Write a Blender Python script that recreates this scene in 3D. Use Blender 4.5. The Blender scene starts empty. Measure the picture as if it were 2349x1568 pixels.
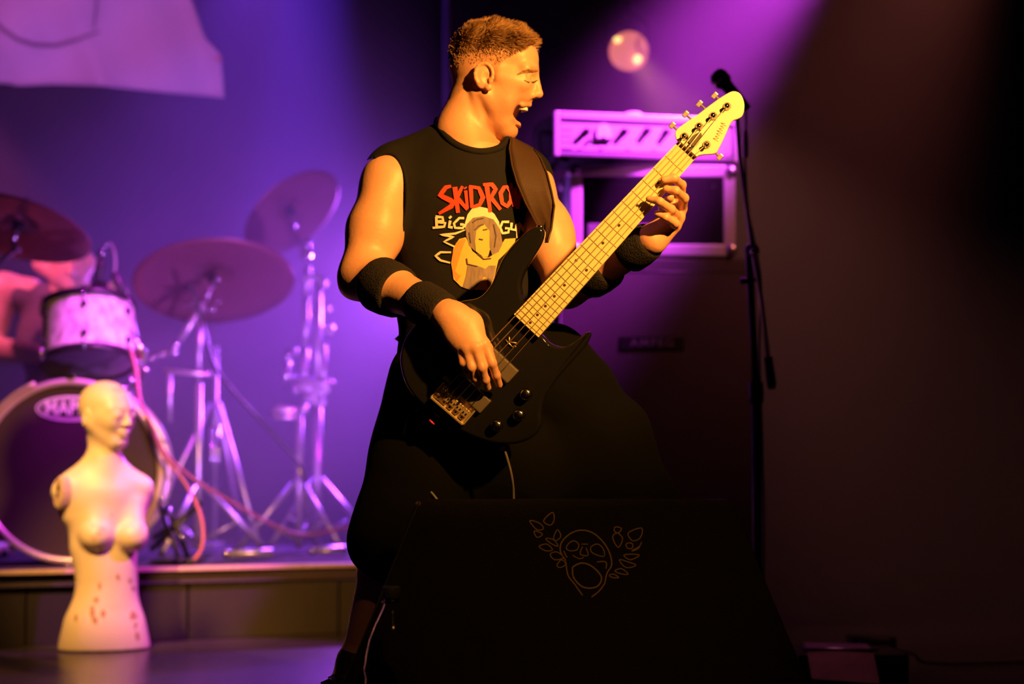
import bpy, bmesh, math, random
import numpy as np
from mathutils import Vector, Matrix
from mathutils.bvhtree import BVHTree
from mathutils.geometry import delaunay_2d_cdt

random.seed(7); np.random.seed(7)
scn = bpy.context.scene
col = scn.collection

# ------------------------------------------------------------------ camera
FPX, CX, CY, HORIZ, CAMH = 4500.0, 1174.5, 784.0, 1060.0, 0.607
PITCH = math.atan((HORIZ - CY) / FPX)
cam_d = bpy.data.cameras.new('camera'); cam = bpy.data.objects.new('camera', cam_d); col.objects.link(cam)
cam.location = (0, 0, CAMH); cam.rotation_euler = (math.pi / 2 + PITCH, 0, 0)
cam_d.sensor_width = 36; cam_d.lens = 36 * FPX / 2349.0
cam_d.clip_start = 0.05; cam_d.clip_end = 60
cam_d.dof.use_dof = True; cam_d.dof.focus_distance = 4.28; cam_d.dof.aperture_fstop = 1.9
scn.camera = cam
scn.view_settings.view_transform = 'Standard'; scn.view_settings.look = 'None'
scn.view_settings.gamma = 1; scn.view_settings.use_curve_mapping = False
scn.view_settings.exposure = 0.0
scn.cycles.use_denoising = True
scn.cycles.max_bounces = 4; scn.cycles.diffuse_bounces = 2; scn.cycles.glossy_bounces = 2
scn.cycles.use_adaptive_sampling = True; scn.cycles.adaptive_threshold = 0.03
scn.cycles.transmission_bounces = 4; scn.cycles.volume_bounces = 0
scn.cycles.sample_clamp_indirect = 4.0
scn.cycles.caustics_reflective = False; scn.cycles.caustics_refractive = False

_cp, _sp = math.cos(PITCH), math.sin(PITCH)
def P(px, py, y):
    """world point on the plane y = const seen at photo pixel (px, py)"""
    dx, dz = (px - CX) / FPX, (CY - py) / FPX
    vy = _cp - dz * _sp; vz = _sp + dz * _cp
    s = y / vy
    return Vector((dx * s, y, CAMH + vz * s))
def PA(px, py, y): return np.array(P(px, py, y))
def ray(px, py):
    dx, dz = (px - CX) / FPX, (CY - py) / FPX
    return Vector((dx, _cp - dz * _sp, _sp + dz * _cp)).normalized()
CAM = Vector((0, 0, CAMH))
def MPP(y): return y / FPX

# ------------------------------------------------------------------ world, stage lights and added fills
w = bpy.data.worlds.new('world'); scn.world = w; w.use_nodes = True
w.node_tree.nodes['Background'].inputs[0].default_value = (0.020, 0.012, 0.018, 1)
w.node_tree.nodes['Background'].inputs[1].default_value = 0.08

def spot(name, loc, target, power, color, angle, blend=0.5, radius=0.06):
    d = bpy.data.lights.new(name, 'SPOT'); o = bpy.data.objects.new(name, d); col.objects.link(o)
    o.location = loc; d.energy = power; d.color = color; d.spot_size = math.radians(angle); d.spot_blend = blend
    d.shadow_soft_size = radius
    o.rotation_euler = (Vector(target) - Vector(loc)).to_track_quat('-Z', 'Y').to_euler()
    return o
HAZE_D = 0.14
AMBER, WARM = (1.0, 0.41, 0.07), (1.0, 0.46, 0.11)
VIOLET, BLUE, MAGENTA, PINK = (0.42, 0.08, 1.0), (0.14, 0.03, 1.0), (0.82, 0.055, 1.0), (1.0, 0.13, 0.40)
# amber front lamp from the right, aimed at the bass headstock and the singer
spot('amber_front_spot', Vector((2.05, 1.25, 2.75)), P(1320, 320, 4.25), 2150, AMBER, 23, 1.0, 0.06)
# added weak warm fill so the monitor drawing at the stage edge shows
spot('monitor_fill', Vector((0.9, 0.4, 3.4)), P(1330, 1230, 4.0), 70, AMBER, 16, 1.0, 0.06)
# warm front lamp from the left, aimed at the mannequin
spot('warm_left_spot', Vector((-1.75, 3.3, 3.5)), P(235, 1170, 6.43), 1750, WARM, 13, 0.9, 0.06)
spot('pink_side_spot', Vector((-0.45, 6.35, 3.4)), P(290, 1040, 6.43), 260, (1.0, 0.20, 0.55), 11, 1.0, 0.06)
# violet lamp behind the bassist, washing the drum kit
spot('violet_rear_spot', P(1010, 620, 9.5), P(500, 860, 7.4), 800, VIOLET, 84, 1.0, 0.12)
spot('blue_haze_fill', P(600, -280, 9.9), P(480, 800, 8.2), 650, (0.26, 0.05, 1.0), 46, 1.0, 0.08)  # added blue-violet fill, tints the haze above the drums
# added violet fill, unseen behind the bassist, brightening stands and cymbal undersides
spot('violet_floor_fill', Vector((-0.12, 5.95, 0.30)), P(520, 690, 7.7), 260, (0.55, 0.16, 1.0), 56, 1.0, 0.05)
# blue lamp above the stands
spot('blue_top_spot', Vector((P(720, 0, 8.8).x, 8.8, 3.85)), P(690, 1100, 8.2), 1500, BLUE, 20, 0.9, 0.05)
# magenta lamp from the upper right onto the amplifier
spot('magenta_amp_spot', P(2020, -300, 6.0), P(1360, 380, 6.5), 850, MAGENTA, 44, 1.0, 0.05)
# magenta lamp onto the tom and the drummer
spot('magenta_drum_spot', Vector((P(760, 0, 6.4).x, 6.2, 2.9)), P(255, 760, 7.0), 900, MAGENTA, 15, 0.9, 0.05)
spot('pink_drummer_spot', Vector((-2.6, 6.4, 2.9)), P(100, 690, 7.75), 520, PINK, 18, 0.9, 0.05)
# added magenta fill bringing up the banner
spot('banner_fill', Vector((-2.7, 6.0, 3.3)), P(250, 90, 8.2), 170, (0.75, 0.14, 0.75), 34, 0.8, 0.06)
# weak warm lamp at the far right, added narrow pink fill lifting the floor gear
spot('warm_right_spot', P(2330, -420, 5.5), P(1690, 660, 6.9), 55, (1.0, 0.22, 0.16), 56, 1.0, 0.06)
spot('pink_floor_fill', Vector((0.35, 4.6, 3.3)), P(1930, 1500, 5.35), 22, (1.0, 0.25, 0.35), 9, 1.0, 0.05)


# ------------------------------------------------------------------ materials
def mat(name, c, rough=0.5, metal=0.0, c2=None, scale=20.0, amount=0.5, bump=0.0, bscale=None, emit=None, estr=0.0,
        trans=0.0, alpha=1.0, stretch=(1, 1, 1), spec=0.5, ramp=None, coat=0.0, ior=1.45, detail=4.0):
    m = bpy.data.materials.new(name); m.use_nodes = True
    nt = m.node_tree; b = nt.nodes['Principled BSDF']
    b.inputs['Roughness'].default_value = rough; b.inputs['Metallic'].default_value = metal
    b.inputs['Specular IOR Level'].default_value = spec; b.inputs['IOR'].default_value = ior
    b.inputs['Transmission Weight'].default_value = trans; b.inputs['Alpha'].default_value = alpha
    b.inputs['Coat Weight'].default_value = coat
    tc = nt.nodes.new('ShaderNodeTexCoord'); mp = nt.nodes.new('ShaderNodeMapping')
    mp.inputs['Scale'].default_value = stretch
    nt.links.new(tc.outputs['Object'], mp.inputs['Vector'])
    nz = nt.nodes.new('ShaderNodeTexNoise'); nz.inputs['Scale'].default_value = scale; nz.inputs['Detail'].default_value = detail
    nt.links.new(mp.outputs['Vector'], nz.inputs['Vector'])
    mx = nt.nodes.new('ShaderNodeMix'); mx.data_type = 'RGBA'
    c2 = c2 or tuple(v * 0.85 for v in c)
    mx.inputs[6].default_value = (*c, 1); mx.inputs[7].default_value = (*c2, 1)
    if ramp:
        rp = nt.nodes.new('ShaderNodeValToRGB')
        rp.color_ramp.elements[0].position = ramp[0]; rp.color_ramp.elements[1].position = ramp[1]
        nt.links.new(nz.outputs['Fac'], rp.inputs['Fac']); fac = rp.outputs['Color']
    else:
        ml = nt.nodes.new('ShaderNodeMath'); ml.operation = 'MULTIPLY'; ml.inputs[1].default_value = amount * 2
        ml.use_clamp = True
        nt.links.new(nz.outputs['Fac'], ml.inputs[0]); fac = ml.outputs[0]
    nt.links.new(fac, mx.inputs[0]); nt.links.new(mx.outputs[2], b.inputs['Base Color'])
    if bump:
        bp = nt.nodes.new('ShaderNodeBump'); bp.inputs['Strength'].default_value = bump; bp.inputs['Distance'].default_value = 0.01
        n2 = nt.nodes.new('ShaderNodeTexNoise'); n2.inputs['Scale'].default_value = bscale or scale * 3
        nt.links.new(mp.outputs['Vector'], n2.inputs['Vector'])
        nt.links.new(n2.outputs['Fac'], bp.inputs['Height']); nt.links.new(bp.outputs['Normal'], b.inputs['Normal'])
    if emit:
        b.inputs['Emission Color'].default_value = (*emit, 1); b.inputs['Emission Strength'].default_value = estr
    m['nodes_base'] = 1
    return m

M = {}
M['floor'] = mat('stage_floor_paint', (0.055, 0.045, 0.045), 0.27, 0, (0.03, 0.024, 0.024), 3.0, 0.5, 0.25, 14, stretch=(1, 6, 1), spec=0.6)
M['wall'] = mat('black_painted_wall', (0.05, 0.045, 0.05), 0.8, 0, (0.035, 0.03, 0.035), 2.5, 0.5, 0.2, 40)
M['riser'] = mat('riser_board', (0.016, 0.012, 0.012), 0.6, 0, (0.010, 0.007, 0.008), 2.0, 0.5, 0.1, 30, stretch=(1.5, 1.5, 0.25))
M['riser_top'] = mat('riser_carpet', (0.06, 0.045, 0.06), 0.9, 0, (0.04, 0.03, 0.045), 40, 0.5, 0.3, 200)
M['riser_edge'] = mat('pale_wood_edge', (0.62, 0.45, 0.36), 0.5, 0, (0.45, 0.30, 0.24), 9, 0.5, stretch=(6, 1, 1))
M['chrome'] = mat('chrome', (0.82, 0.82, 0.84), 0.16, 1.0, (0.7, 0.7, 0.74), 30, 0.3)
M['steel'] = mat('brushed_steel', (0.72, 0.72, 0.74), 0.34, 1.0, (0.6, 0.6, 0.62), 40, 0.4)
M['satin'] = mat('satin_plated_tube', (0.78, 0.76, 0.8), 0.38, 0.75, (0.7, 0.68, 0.72), 40, 0.4)
M['blackmetal'] = mat('black_metal', (0.02, 0.02, 0.022), 0.32, 0.3, (0.03, 0.03, 0.032), 40, 0.4)
M['rubber'] = mat('black_rubber', (0.02, 0.02, 0.02), 0.7, 0, (0.03, 0.03, 0.03), 60, 0.5)
M['plastic'] = mat('black_plastic', (0.03, 0.03, 0.032), 0.45, 0, (0.045, 0.045, 0.048), 60, 0.5)
M['bronze'] = mat('cymbal_bronze', (0.32, 0.14, 0.14), 0.45, 0.45, (0.24, 0.09, 0.10), 6, 0.5, 0.15, 60)
M['blackhead'] = mat('black_drum_head', (0.045, 0.03, 0.032), 0.42, 0, (0.06, 0.04, 0.042), 4, 0.5)
M['hoop'] = mat('drum_hoop_pale', (0.75, 0.62, 0.6), 0.3, 0.35, (0.55, 0.42, 0.42), 14, 0.5)
M['shellblack'] = mat('drum_shell_black', (0.03, 0.025, 0.03), 0.25, 0, (0.05, 0.04, 0.05), 8, 0.4)
M['bottomhead'] = mat('smoky_drum_film', (0.20, 0.16, 0.20), 0.35, 0, (0.16, 0.12, 0.16), 6, 0.4)
M['pearl'] = mat('white_marble_pearl', (0.88, 0.84, 0.78), 0.22, 0, (0.38, 0.32, 0.30), 34, 0.5, ramp=(0.40, 0.68), detail=10, stretch=(1, 1, 0.6))
M['logo'] = mat('pale_logo_print', (0.85, 0.78, 0.78), 0.5, 0, (0.75, 0.68, 0.68), 30, 0.3)
M['banner'] = mat('white_banner_cloth', (0.72, 0.66, 0.70), 0.85, 0, (0.6, 0.54, 0.6), 5, 0.4, 0.25, 14)
M['bannerseam'] = mat('banner_dark_print', (0.22, 0.16, 0.2), 0.85, 0, (0.28, 0.2, 0.25), 8, 0.4)
M['bannerred'] = mat('banner_red_print', (0.75, 0.22, 0.10), 0.85, 0, (0.6, 0.14, 0.08), 8, 0.4)
M['mannequin'] = mat('cream_fibreglass', (0.80, 0.70, 0.55), 0.42, 0, (0.74, 0.58, 0.43), 9, 0.35, 0.06, 60)
M['stain'] = mat('brown_stain', (0.42, 0.20, 0.10), 0.6, 0, (0.55, 0.33, 0.2), 60, 0.5)
M['redstain'] = mat('reddish_scuff', (0.76, 0.56, 0.46), 0.5, 0, (0.72, 0.46, 0.36), 60, 0.5)
M['darkhole'] = mat('dark_slot', (0.04, 0.02, 0.02), 0.8, 0, (0.06, 0.03, 0.03), 30, 0.4)
M['socket'] = mat('scuffed_socket', (0.62, 0.48, 0.38), 0.55, 0, (0.5, 0.36, 0.28), 30, 0.5)
M['cord_pink'] = mat('red_cable', (0.50, 0.15, 0.14), 0.45, 0, (0.40, 0.11, 0.11), 30, 0.4)
M['cord'] = mat('black_cable', (0.05, 0.05, 0.05), 0.4, 0, (0.07, 0.07, 0.07), 60, 0.4)
M['cordgrey'] = mat('grey_cable', (0.22, 0.20, 0.17), 0.4, 0, (0.16, 0.15, 0.13), 60, 0.4)
M['tolex'] = mat('black_tolex', (0.035, 0.03, 0.033), 0.6, 0, (0.05, 0.045, 0.05), 50, 0.5, 0.3, 220)
M['grille'] = mat('grille_cloth', (0.085, 0.07, 0.08), 0.8, 0, (0.055, 0.045, 0.05), 3, 0.5, 0.3, 300)
M['panel'] = mat('brushed_amp_panel', (0.66, 0.60, 0.66), 0.4, 0.1, (0.50, 0.45, 0.5), 30, 0.4, stretch=(1, 1, 12))
M['alu'] = mat('aluminium_edging', (0.80, 0.80, 0.83), 0.35, 0.35, (0.68, 0.68, 0.7), 30, 0.4)
M['caseply'] = mat('case_laminate', (0.045, 0.03, 0.045), 0.5, 0, (0.06, 0.04, 0.06), 20, 0.4)
M['device'] = mat('grey_device', (0.25, 0.22, 0.26), 0.45, 0.2, (0.18, 0.16, 0.19), 12, 0.5)
M['whitelens'] = mat('white_plastic', (0.95, 0.95, 0.95), 0.30, 0, (0.9, 0.9, 0.92), 20, 0.3)
M['print_dark'] = mat('dark_print', (0.05, 0.04, 0.05), 0.6, 0, (0.08, 0.06, 0.08), 40, 0.4)
M['carpet'] = mat('wedge_carpet', (0.030, 0.026, 0.018), 0.9, 0, (0.016, 0.014, 0.010), 30, 0.5, 0.5, 260)
M['goldline'] = mat('gold_painted_line', (0.90, 0.60, 0.22), 0.6, 0, (0.75, 0.48, 0.16), 60, 0.5)
M['petclear'] = mat('clear_bottle_plastic', (0.95, 0.95, 0.95), 0.05, 0, (0.93, 0.93, 0.93), 10, 0.3, trans=1.0, ior=1.25)
M['cap'] = mat('dull_green_cap', (0.12, 0.14, 0.11), 0.5, 0, (0.09, 0.1, 0.08), 20, 0.4)
M['shirt'] = mat('black_cotton', (0.0085, 0.0078, 0.0078), 0.9, 0, (0.013, 0.012, 0.0118), 7, 0.5, 0.35, 18, spec=0.2)
M['shorts'] = mat('black_shorts_cloth', (0.0022, 0.0021, 0.0021), 0.95, 0, (0.0015, 0.0015, 0.0015), 9, 0.5, 0.35, 16, spec=0.15)
M['band'] = mat('black_terry_band', (0.015, 0.013, 0.013), 0.95, 0, (0.024, 0.021, 0.02), 120, 0.5, 0.5, 260, spec=0.2)
M['shoe'] = mat('black_shoe_leather', (0.012, 0.012, 0.012), 0.5, 0, (0.02, 0.02, 0.02), 30, 0.5)
M['strap'] = mat('dark_brown_leather', (0.060, 0.034, 0.020), 0.42, 0, (0.045, 0.025, 0.016), 10, 0.5, 0.04, 200)
M['red_print'] = mat('red_shirt_print', (0.85, 0.06, 0.02), 0.7, 0, (0.7, 0.04, 0.02), 60, 0.4)
M['cream_print'] = mat('cream_shirt_print', (0.85, 0.72, 0.48), 0.7, 0, (0.75, 0.6, 0.38), 60, 0.4)
M['yellow_print'] = mat('yellow_shirt_print', (0.85, 0.50, 0.12), 0.7, 0, (0.8, 0.42, 0.08), 60, 0.4)
M['orange_print'] = mat('orange_shirt_print', (0.80, 0.32, 0.07), 0.7, 0, (0.72, 0.25, 0.05), 60, 0.4)
M['grey_print'] = mat('grey_shirt_print', (0.10, 0.08, 0.08), 0.7, 0, (0.34, 0.26, 0.22), 60, 0.5, stretch=(3, 3, 0.6))
M['bassblack'] = mat('black_gloss_lacquer', (0.008, 0.008, 0.008), 0.10, 0, (0.012, 0.012, 0.012), 8, 0.4, spec=0.5, coat=0.4)
M['maple'] = mat('maple', (0.91, 0.74, 0.38), 0.34, 0, (0.82, 0.60, 0.26), 26, 0.5, coat=0.3, stretch=(1, 1, 1))
M['maplelight'] = mat('pale_maple', (0.93, 0.86, 0.66), 0.28, 0, (0.92, 0.82, 0.56), 14, 0.5, coat=0.4)
M['fret'] = mat('fret_wire', (0.62, 0.46, 0.26), 0.45, 0.5, (0.45, 0.34, 0.2), 60, 0.3)
M['string'] = mat('steel_string', (0.78, 0.70, 0.60), 0.5, 0.6, (0.6, 0.5, 0.42), 200, 0.4)
M['dot'] = mat('dark_inlay', (0.05, 0.02, 0.01), 0.5, 0, (0.07, 0.03, 0.01), 60, 0.3)
M['gold'] = mat('gold_plate', (0.88, 0.70, 0.40), 0.42, 0.8, (0.7, 0.52, 0.26), 60, 0.4)
M['pickup'] = mat('grey_pickup_cover', (0.13, 0.11, 0.085), 0.45, 0, (0.10, 0.085, 0.065), 30, 0.4)
M['redplastic'] = mat('red_plastic', (0.7, 0.04, 0.08), 0.4, 0, (0.55, 0.03, 0.06), 30, 0.4)
M['hairstrand'] = mat('short_blond_hair', (0.46, 0.27, 0.13), 0.45, 0, (0.24, 0.13, 0.06), 60, 0.5)
M['lash'] = mat('dark_lash', (0.06, 0.03, 0.02), 0.7, 0, (0.08, 0.04, 0.02), 60, 0.5)
M['mouth'] = mat('mouth_inside', (0.10, 0.015, 0.015), 0.5, 0, (0.14, 0.03, 0.03), 30, 0.5)
M['tooth'] = mat('tooth_enamel', (0.85, 0.80, 0.72), 0.3, 0, (0.8, 0.74, 0.66), 30, 0.3)
M['drumshirt'] = mat('grey_tee_cloth', (0.13, 0.09, 0.11), 0.9, 0, (0.09, 0.06, 0.08), 9, 0.5, 0.3, 20)
M['darkhair'] = mat('dark_hair', (0.05, 0.03, 0.02), 0.6, 0, (0.08, 0.05, 0.03), 40, 0.5)
M['pinkbox'] = mat('scuffed_metal_lid', (0.65, 0.38, 0.42), 0.5, 0.3, (0.28, 0.16, 0.18), 14, 0.5)
M['yellowtape'] = mat('yellow_label', (0.55, 0.42, 0.08), 0.6, 0, (0.45, 0.34, 0.06), 30, 0.4)
M['paletowel'] = mat('pale_cloth', (0.55, 0.42, 0.46), 0.9, 0, (0.42, 0.3, 0.35), 14, 0.5, 0.3, 60)
M['lampglass'] = mat('frosted_lamp_glass', (0.9, 0.5, 0.36), 0.3, 0, (0.9, 0.4, 0.42), 9, 0.5, emit=(1.0, 0.25, 0.13), estr=0.80)
M['lampdim'] = mat('dim_lamp_glass', (0.6, 0.25, 0.25), 0.3, 0, (0.5, 0.2, 0.25), 9, 0.5, emit=(0.8, 0.12, 0.16), estr=0.28)
M['lamphot'] = mat('lamp_filament_glow', (1, 0.9, 0.6), 0.3, 0, (1, 0.85, 0.5), 9, 0.5, emit=(1.0, 0.62, 0.16), estr=2.6)

def skin_material(name, base, dark, lip, hair):
    """skin with colour zones carried by the mesh: r = hair growth, g = lips, b = stubble"""
    m = bpy.data.materials.new(name); m.use_nodes = True; nt = m.node_tree; b = nt.nodes['Principled BSDF']
    b.inputs['Roughness'].default_value = 0.46; b.inputs['Specular IOR Level'].default_value = 0.45
    at = nt.nodes.new('ShaderNodeVertexColor'); at.layer_name = 'zone'
    sep = nt.nodes.new('ShaderNodeSeparateColor'); nt.links.new(at.outputs['Color'], sep.inputs[0])
    tc = nt.nodes.new('ShaderNodeTexCoord'); nz = nt.nodes.new('ShaderNodeTexNoise')
    nz.inputs['Scale'].default_value = 22; nz.inputs['Detail'].default_value = 6
    nt.links.new(tc.outputs['Object'], nz.inputs['Vector'])
    def mix(f, a, c, fac_socket=None):
        x = nt.nodes.new('ShaderNodeMix'); x.data_type = 'RGBA'
        nt.links.new(f, x.inputs[0])
        if isinstance(a, tuple): x.inputs[6].default_value = (*a, 1)
        else: nt.links.new(a, x.inputs[6])
        x.inputs[7].default_value = (*c, 1)
        return x.outputs[2]
    r = mix(nz.outputs['Fac'], base, dark)
    r = mix(sep.outputs[2], r, tuple(v * 0.72 for v in dark))
    r = mix(sep.outputs[1], r, lip)
    r = mix(sep.outputs[0], r, hair)
    nt.links.new(r, b.inputs['Base Color'])
    bp = nt.nodes.new('ShaderNodeBump'); bp.inputs['Strength'].default_value = 0.12; bp.inputs['Distance'].default_value = 0.004
    n2 = nt.nodes.new('ShaderNodeTexNoise'); n2.inputs['Scale'].default_value = 120
    nt.links.new(tc.outputs['Object'], n2.inputs['Vector']); nt.links.new(n2.outputs['Fac'], bp.inputs['Height'])
    nt.links.new(bp.outputs['Normal'], b.inputs['Normal'])
    return m
M['skin'] = skin_material('skin', (0.74, 0.42, 0.27), (0.64, 0.31, 0.19), (0.60, 0.27, 0.19), (0.27, 0.15, 0.08))
M['skin2'] = skin_material('skin_drummer', (0.72, 0.44, 0.32), (0.62, 0.34, 0.24), (0.6, 0.24, 0.2), (0.06, 0.035, 0.025))

# ------------------------------------------------------------------ object helpers
def tag(o, label=None, cat=None, group=None, kind=None):
    if label: o['label'] = label
    if cat: o['category'] = cat
    if group: o['group'] = group
    if kind: o['kind'] = kind
    return o
def empty(name, loc, label=None, cat=None, group=None, kind=None):
    o = bpy.data.objects.new(name, None); o.empty_display_size = 0.05; col.objects.link(o); o.location = loc
    return tag(o, label, cat, group, kind)
def wloc(o):
    v = Vector(o.location); p = o.parent
    while p: v += Vector(p.location); p = p.parent
    return v
def link_mesh(name, me, m, parent=None, smooth=False):
    o = bpy.data.objects.new(name, me); col.objects.link(o)
    if m is not None: me.materials.append(m)
    if parent is not None:
        o.parent = parent; o.location = -wloc(parent)
    if smooth:
        me.polygons.foreach_set('use_smooth', [True] * len(me.polygons))
    return o

def basis(d, hint=None):
    d = Vector(d).normalized()
    h = Vector(hint) if hint is not None else (Vector((0, 0, 1)) if abs(d.z) < 0.9 else Vector((1, 0, 0)))
    a = h.cross(d)
    if a.length < 1e-6: a = Vector((1, 0, 0)).cross(d)
    a.normalize(); b = d.cross(a).normalized()
    return a, b, d

class MB:
    def __init__(self): self.v = []; self.f = []; self.s = []
    def add(self, vs, fs, smooth=False):
        n = len(self.v); self.v += [tuple(x) for x in vs]
        self.f += [tuple(i + n for i in q) for q in fs]; self.s += [smooth] * len(fs)
        return self
    def box(self, c, size, ax=None, bev=0.0):
        c = Vector(c); sx, sy, sz = (s / 2 for s in size)
        X, Y, Z = ax if ax else (Vector((1, 0, 0)), Vector((0, 1, 0)), Vector((0, 0, 1)))
        if bev <= 0:
            vs = [c + X * (sx * i) + Y * (sy * j) + Z * (sz * k) for i in (-1, 1) for j in (-1, 1) for k in (-1, 1)]
            fs = [(0, 1, 3, 2), (4, 6, 7, 5), (0, 4, 5, 1), (2, 3, 7, 6), (0, 2, 6, 4), (1, 5, 7, 3)]
            return self.add(vs, fs)
        b = min(bev, sx, sy, sz) ; bm = bmesh.new()
        bmesh.ops.create_cube(bm, size=2.0)
        for vv in bm.verts: vv.co = Vector((vv.co.x * sx, vv.co.y * sy, vv.co.z * sz))
        bmesh.ops.bevel(bm, geom=list(bm.edges), offset=b * 0.98, segments=2, affect='EDGES', profile=0.6)
        bm.verts.index_update()
        vs = [c + X * q.co.x + Y * q.co.y + Z * q.co.z for q in bm.verts]
        fs = [tuple(q.index for q in fc.verts) for fc in bm.faces]; bm.free()
        return self.add(vs, fs)
    def tube(self, pts, r, n=10, cap=True, closed=False):
        pts = [Vector(p) for p in pts]; m = len(pts)
        rs = list(r) if hasattr(r, '__len__') else [r] * m
        d0 = pts[1] - pts[0]; a, b, _ = basis(d0); vs = []; fs = []
        for i in range(m):
            if closed: d = (pts[(i + 1) % m] - pts[i - 1]).normalized()
            else:
                d = (pts[min(i + 1, m - 1)] - pts[max(i - 1, 0)])
                d = d.normalized() if d.length > 1e-9 else d0.normalized()
            a = (a - d * a.dot(d)); a = a.normalized() if a.length > 1e-6 else basis(d)[0]
            b = d.cross(a)
            for k in range(n):
                t = 2 * math.pi * k / n
                vs.append(pts[i] + (a * math.cos(t) + b * math.sin(t)) * rs[i])
        rng = m if closed else m - 1
        for i in range(rng):
            j = (i + 1) % m
            for k in range(n):
                k2 = (k + 1) % n
                fs.append((i * n + k, i * n + k2, j * n + k2, j * n + k))
        self.add(vs, fs, True)
        if cap and not closed:
            base = len(self.v) - len(vs)
            self.f += [tuple(base + k for k in reversed(range(n))), tuple(base + (m - 1) * n + k for k in range(n))]
            self.s += [False, False]
        return self
    def lathe(self, prof, c, axis, n=32, smooth=True, hint=None):
        """prof: (radius, height) pairs along axis from c"""
        c = Vector(c); a, b, d = basis(axis, hint); vs = []; fs = []
        for (r, h) in prof:
            r = max(r, 1e-5)
            for k in range(n):
                t = 2 * math.pi * k / n
                vs.append(c + d * h + (a * math.cos(t) + b * math.sin(t)) * r)
        for i in range(len(prof) - 1):
            for k in range(n):
                k2 = (k + 1) % n
                fs.append((i * n + k, i * n + k2, (i + 1) * n + k2, (i + 1) * n + k))
        return self.add(vs, fs, smooth)
    def ball(self, c, r, n=12, sx=1, sy=1, sz=1):
        c = Vector(c); vs = []; fs = []; m = max(4, n // 2)
        for i in range(m + 1):
            th = math.pi * i / m
            for k in range(n):
                ph = 2 * math.pi * k / n
                vs.append(c + Vector((sx * r * math.sin(th) * math.cos(ph), sy * r * math.sin(th) * math.sin(ph), sz * r * math.cos(th))))
        for i in range(m):
            for k in range(n):
                k2 = (k + 1) % n
                fs.append((i * n + k, (i + 1) * n + k, (i + 1) * n + k2, i * n + k2))
        return self.add(vs, fs, True)
    def prism(self, outline, back, inset=0.0):
        """outline: list of front points (Vector), back: offset vector; optional rounded edge via inset"""
        o = [Vector(p) for p in outline]; n = len(o); back = Vector(back)
        nrm = back.normalized()
        if inset > 0:
            cen = []
            for i in range(n):
                t = (o[(i + 1) % n] - o[i - 1]); s = t.cross(nrm); s.normalize(); cen.append(s)
            area = sum((o[i].cross(o[(i + 1) % n])).dot(nrm) for i in range(n))
            sg = 1 if area > 0 else -1
            L = back.length; e = min(inset, L * 0.45)
            rings = []
            for (k, dep) in ((1.0, 0), (0.3, e * 0.3), (0.0, e), (0.0, L - e), (0.3, L - e * 0.3), (1.0, L)):
                rings.append([o[i] + nrm * dep - cen[i] * (sg * inset * k) for i in range(n)])
        else:
            rings = [o, [p + back for p in o]]
        vs = [p for r in rings for p in r]; fs = []
        for j in range(len(rings) - 1):
            for i in range(n):
                i2 = (i + 1) % n
                fs.append((j * n + i, j * n + i2, (j + 1) * n + i2, (j + 1) * n + i))
        self.add(vs, fs, inset > 0)
        base = len(self.v) - len(vs)
        self.f += [tuple(base + i for i in reversed(range(n))), tuple(base + (len(rings) - 1) * n + i for i in range(n))]
        self.s += [False, False]
        return self
    def build(self, name, m, parent=None, recalc=True):
        me = bpy.data.meshes.new(name); me.from_pydata(self.v, [], self.f)
        me.polygons.foreach_set('use_smooth', self.s)
        if recalc:
            bm = bmesh.new(); bm.from_mesh(me); bmesh.ops.recalc_face_normals(bm, faces=list(bm.faces)); bm.to_mesh(me); bm.free()
        me.update()
        return link_mesh(name, me, m, parent)

def spline(pts, n=8, closed=False):
    pts = [Vector(p) for p in pts]; m = len(pts); out = []
    rng = m if closed else m - 1
    for i in range(rng):
        if closed: p0, p1, p2, p3 = pts[i - 1], pts[i], pts[(i + 1) % m], pts[(i + 2) % m]
        else: p0, p1, p2, p3 = pts[max(i - 1, 0)], pts[i], pts[i + 1], pts[min(i + 2, m - 1)]
        for k in range(n):
            t = k / n
            out.append(0.5 * ((2 * p1) + (p2 - p0) * t + (2 * p0 - 5 * p1 + 4 * p2 - p3) * t * t + (3 * p1 - p0 - 3 * p2 + p3) * t ** 3))
    if not closed: out.append(pts[-1])
    return out

def text_mesh(s, size, shear=0.0, extrude=0.0, spacing=1.0):
    """flat lettering from Blender's own font, centred on the origin in XY"""
    cu = bpy.data.curves.new('lettering', 'FONT'); cu.body = s; cu.size = size; cu.align_x = 'CENTER'; cu.align_y = 'CENTER'
    cu.shear = shear; cu.space_character = spacing; cu.offset = size * 0.02; cu.resolution_u = 3
    o = bpy.data.objects.new('lettering', cu); col.objects.link(o)
    dg = bpy.context.evaluated_depsgraph_get()
    me = bpy.data.meshes.new_from_object(o.evaluated_get(dg))
    vs = [v.co.copy() for v in me.vertices]; fs = [tuple(p.vertices) for p in me.polygons]
    bpy.data.objects.remove(o); bpy.data.curves.remove(cu); bpy.data.meshes.remove(me)
    return vs, fs

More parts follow.
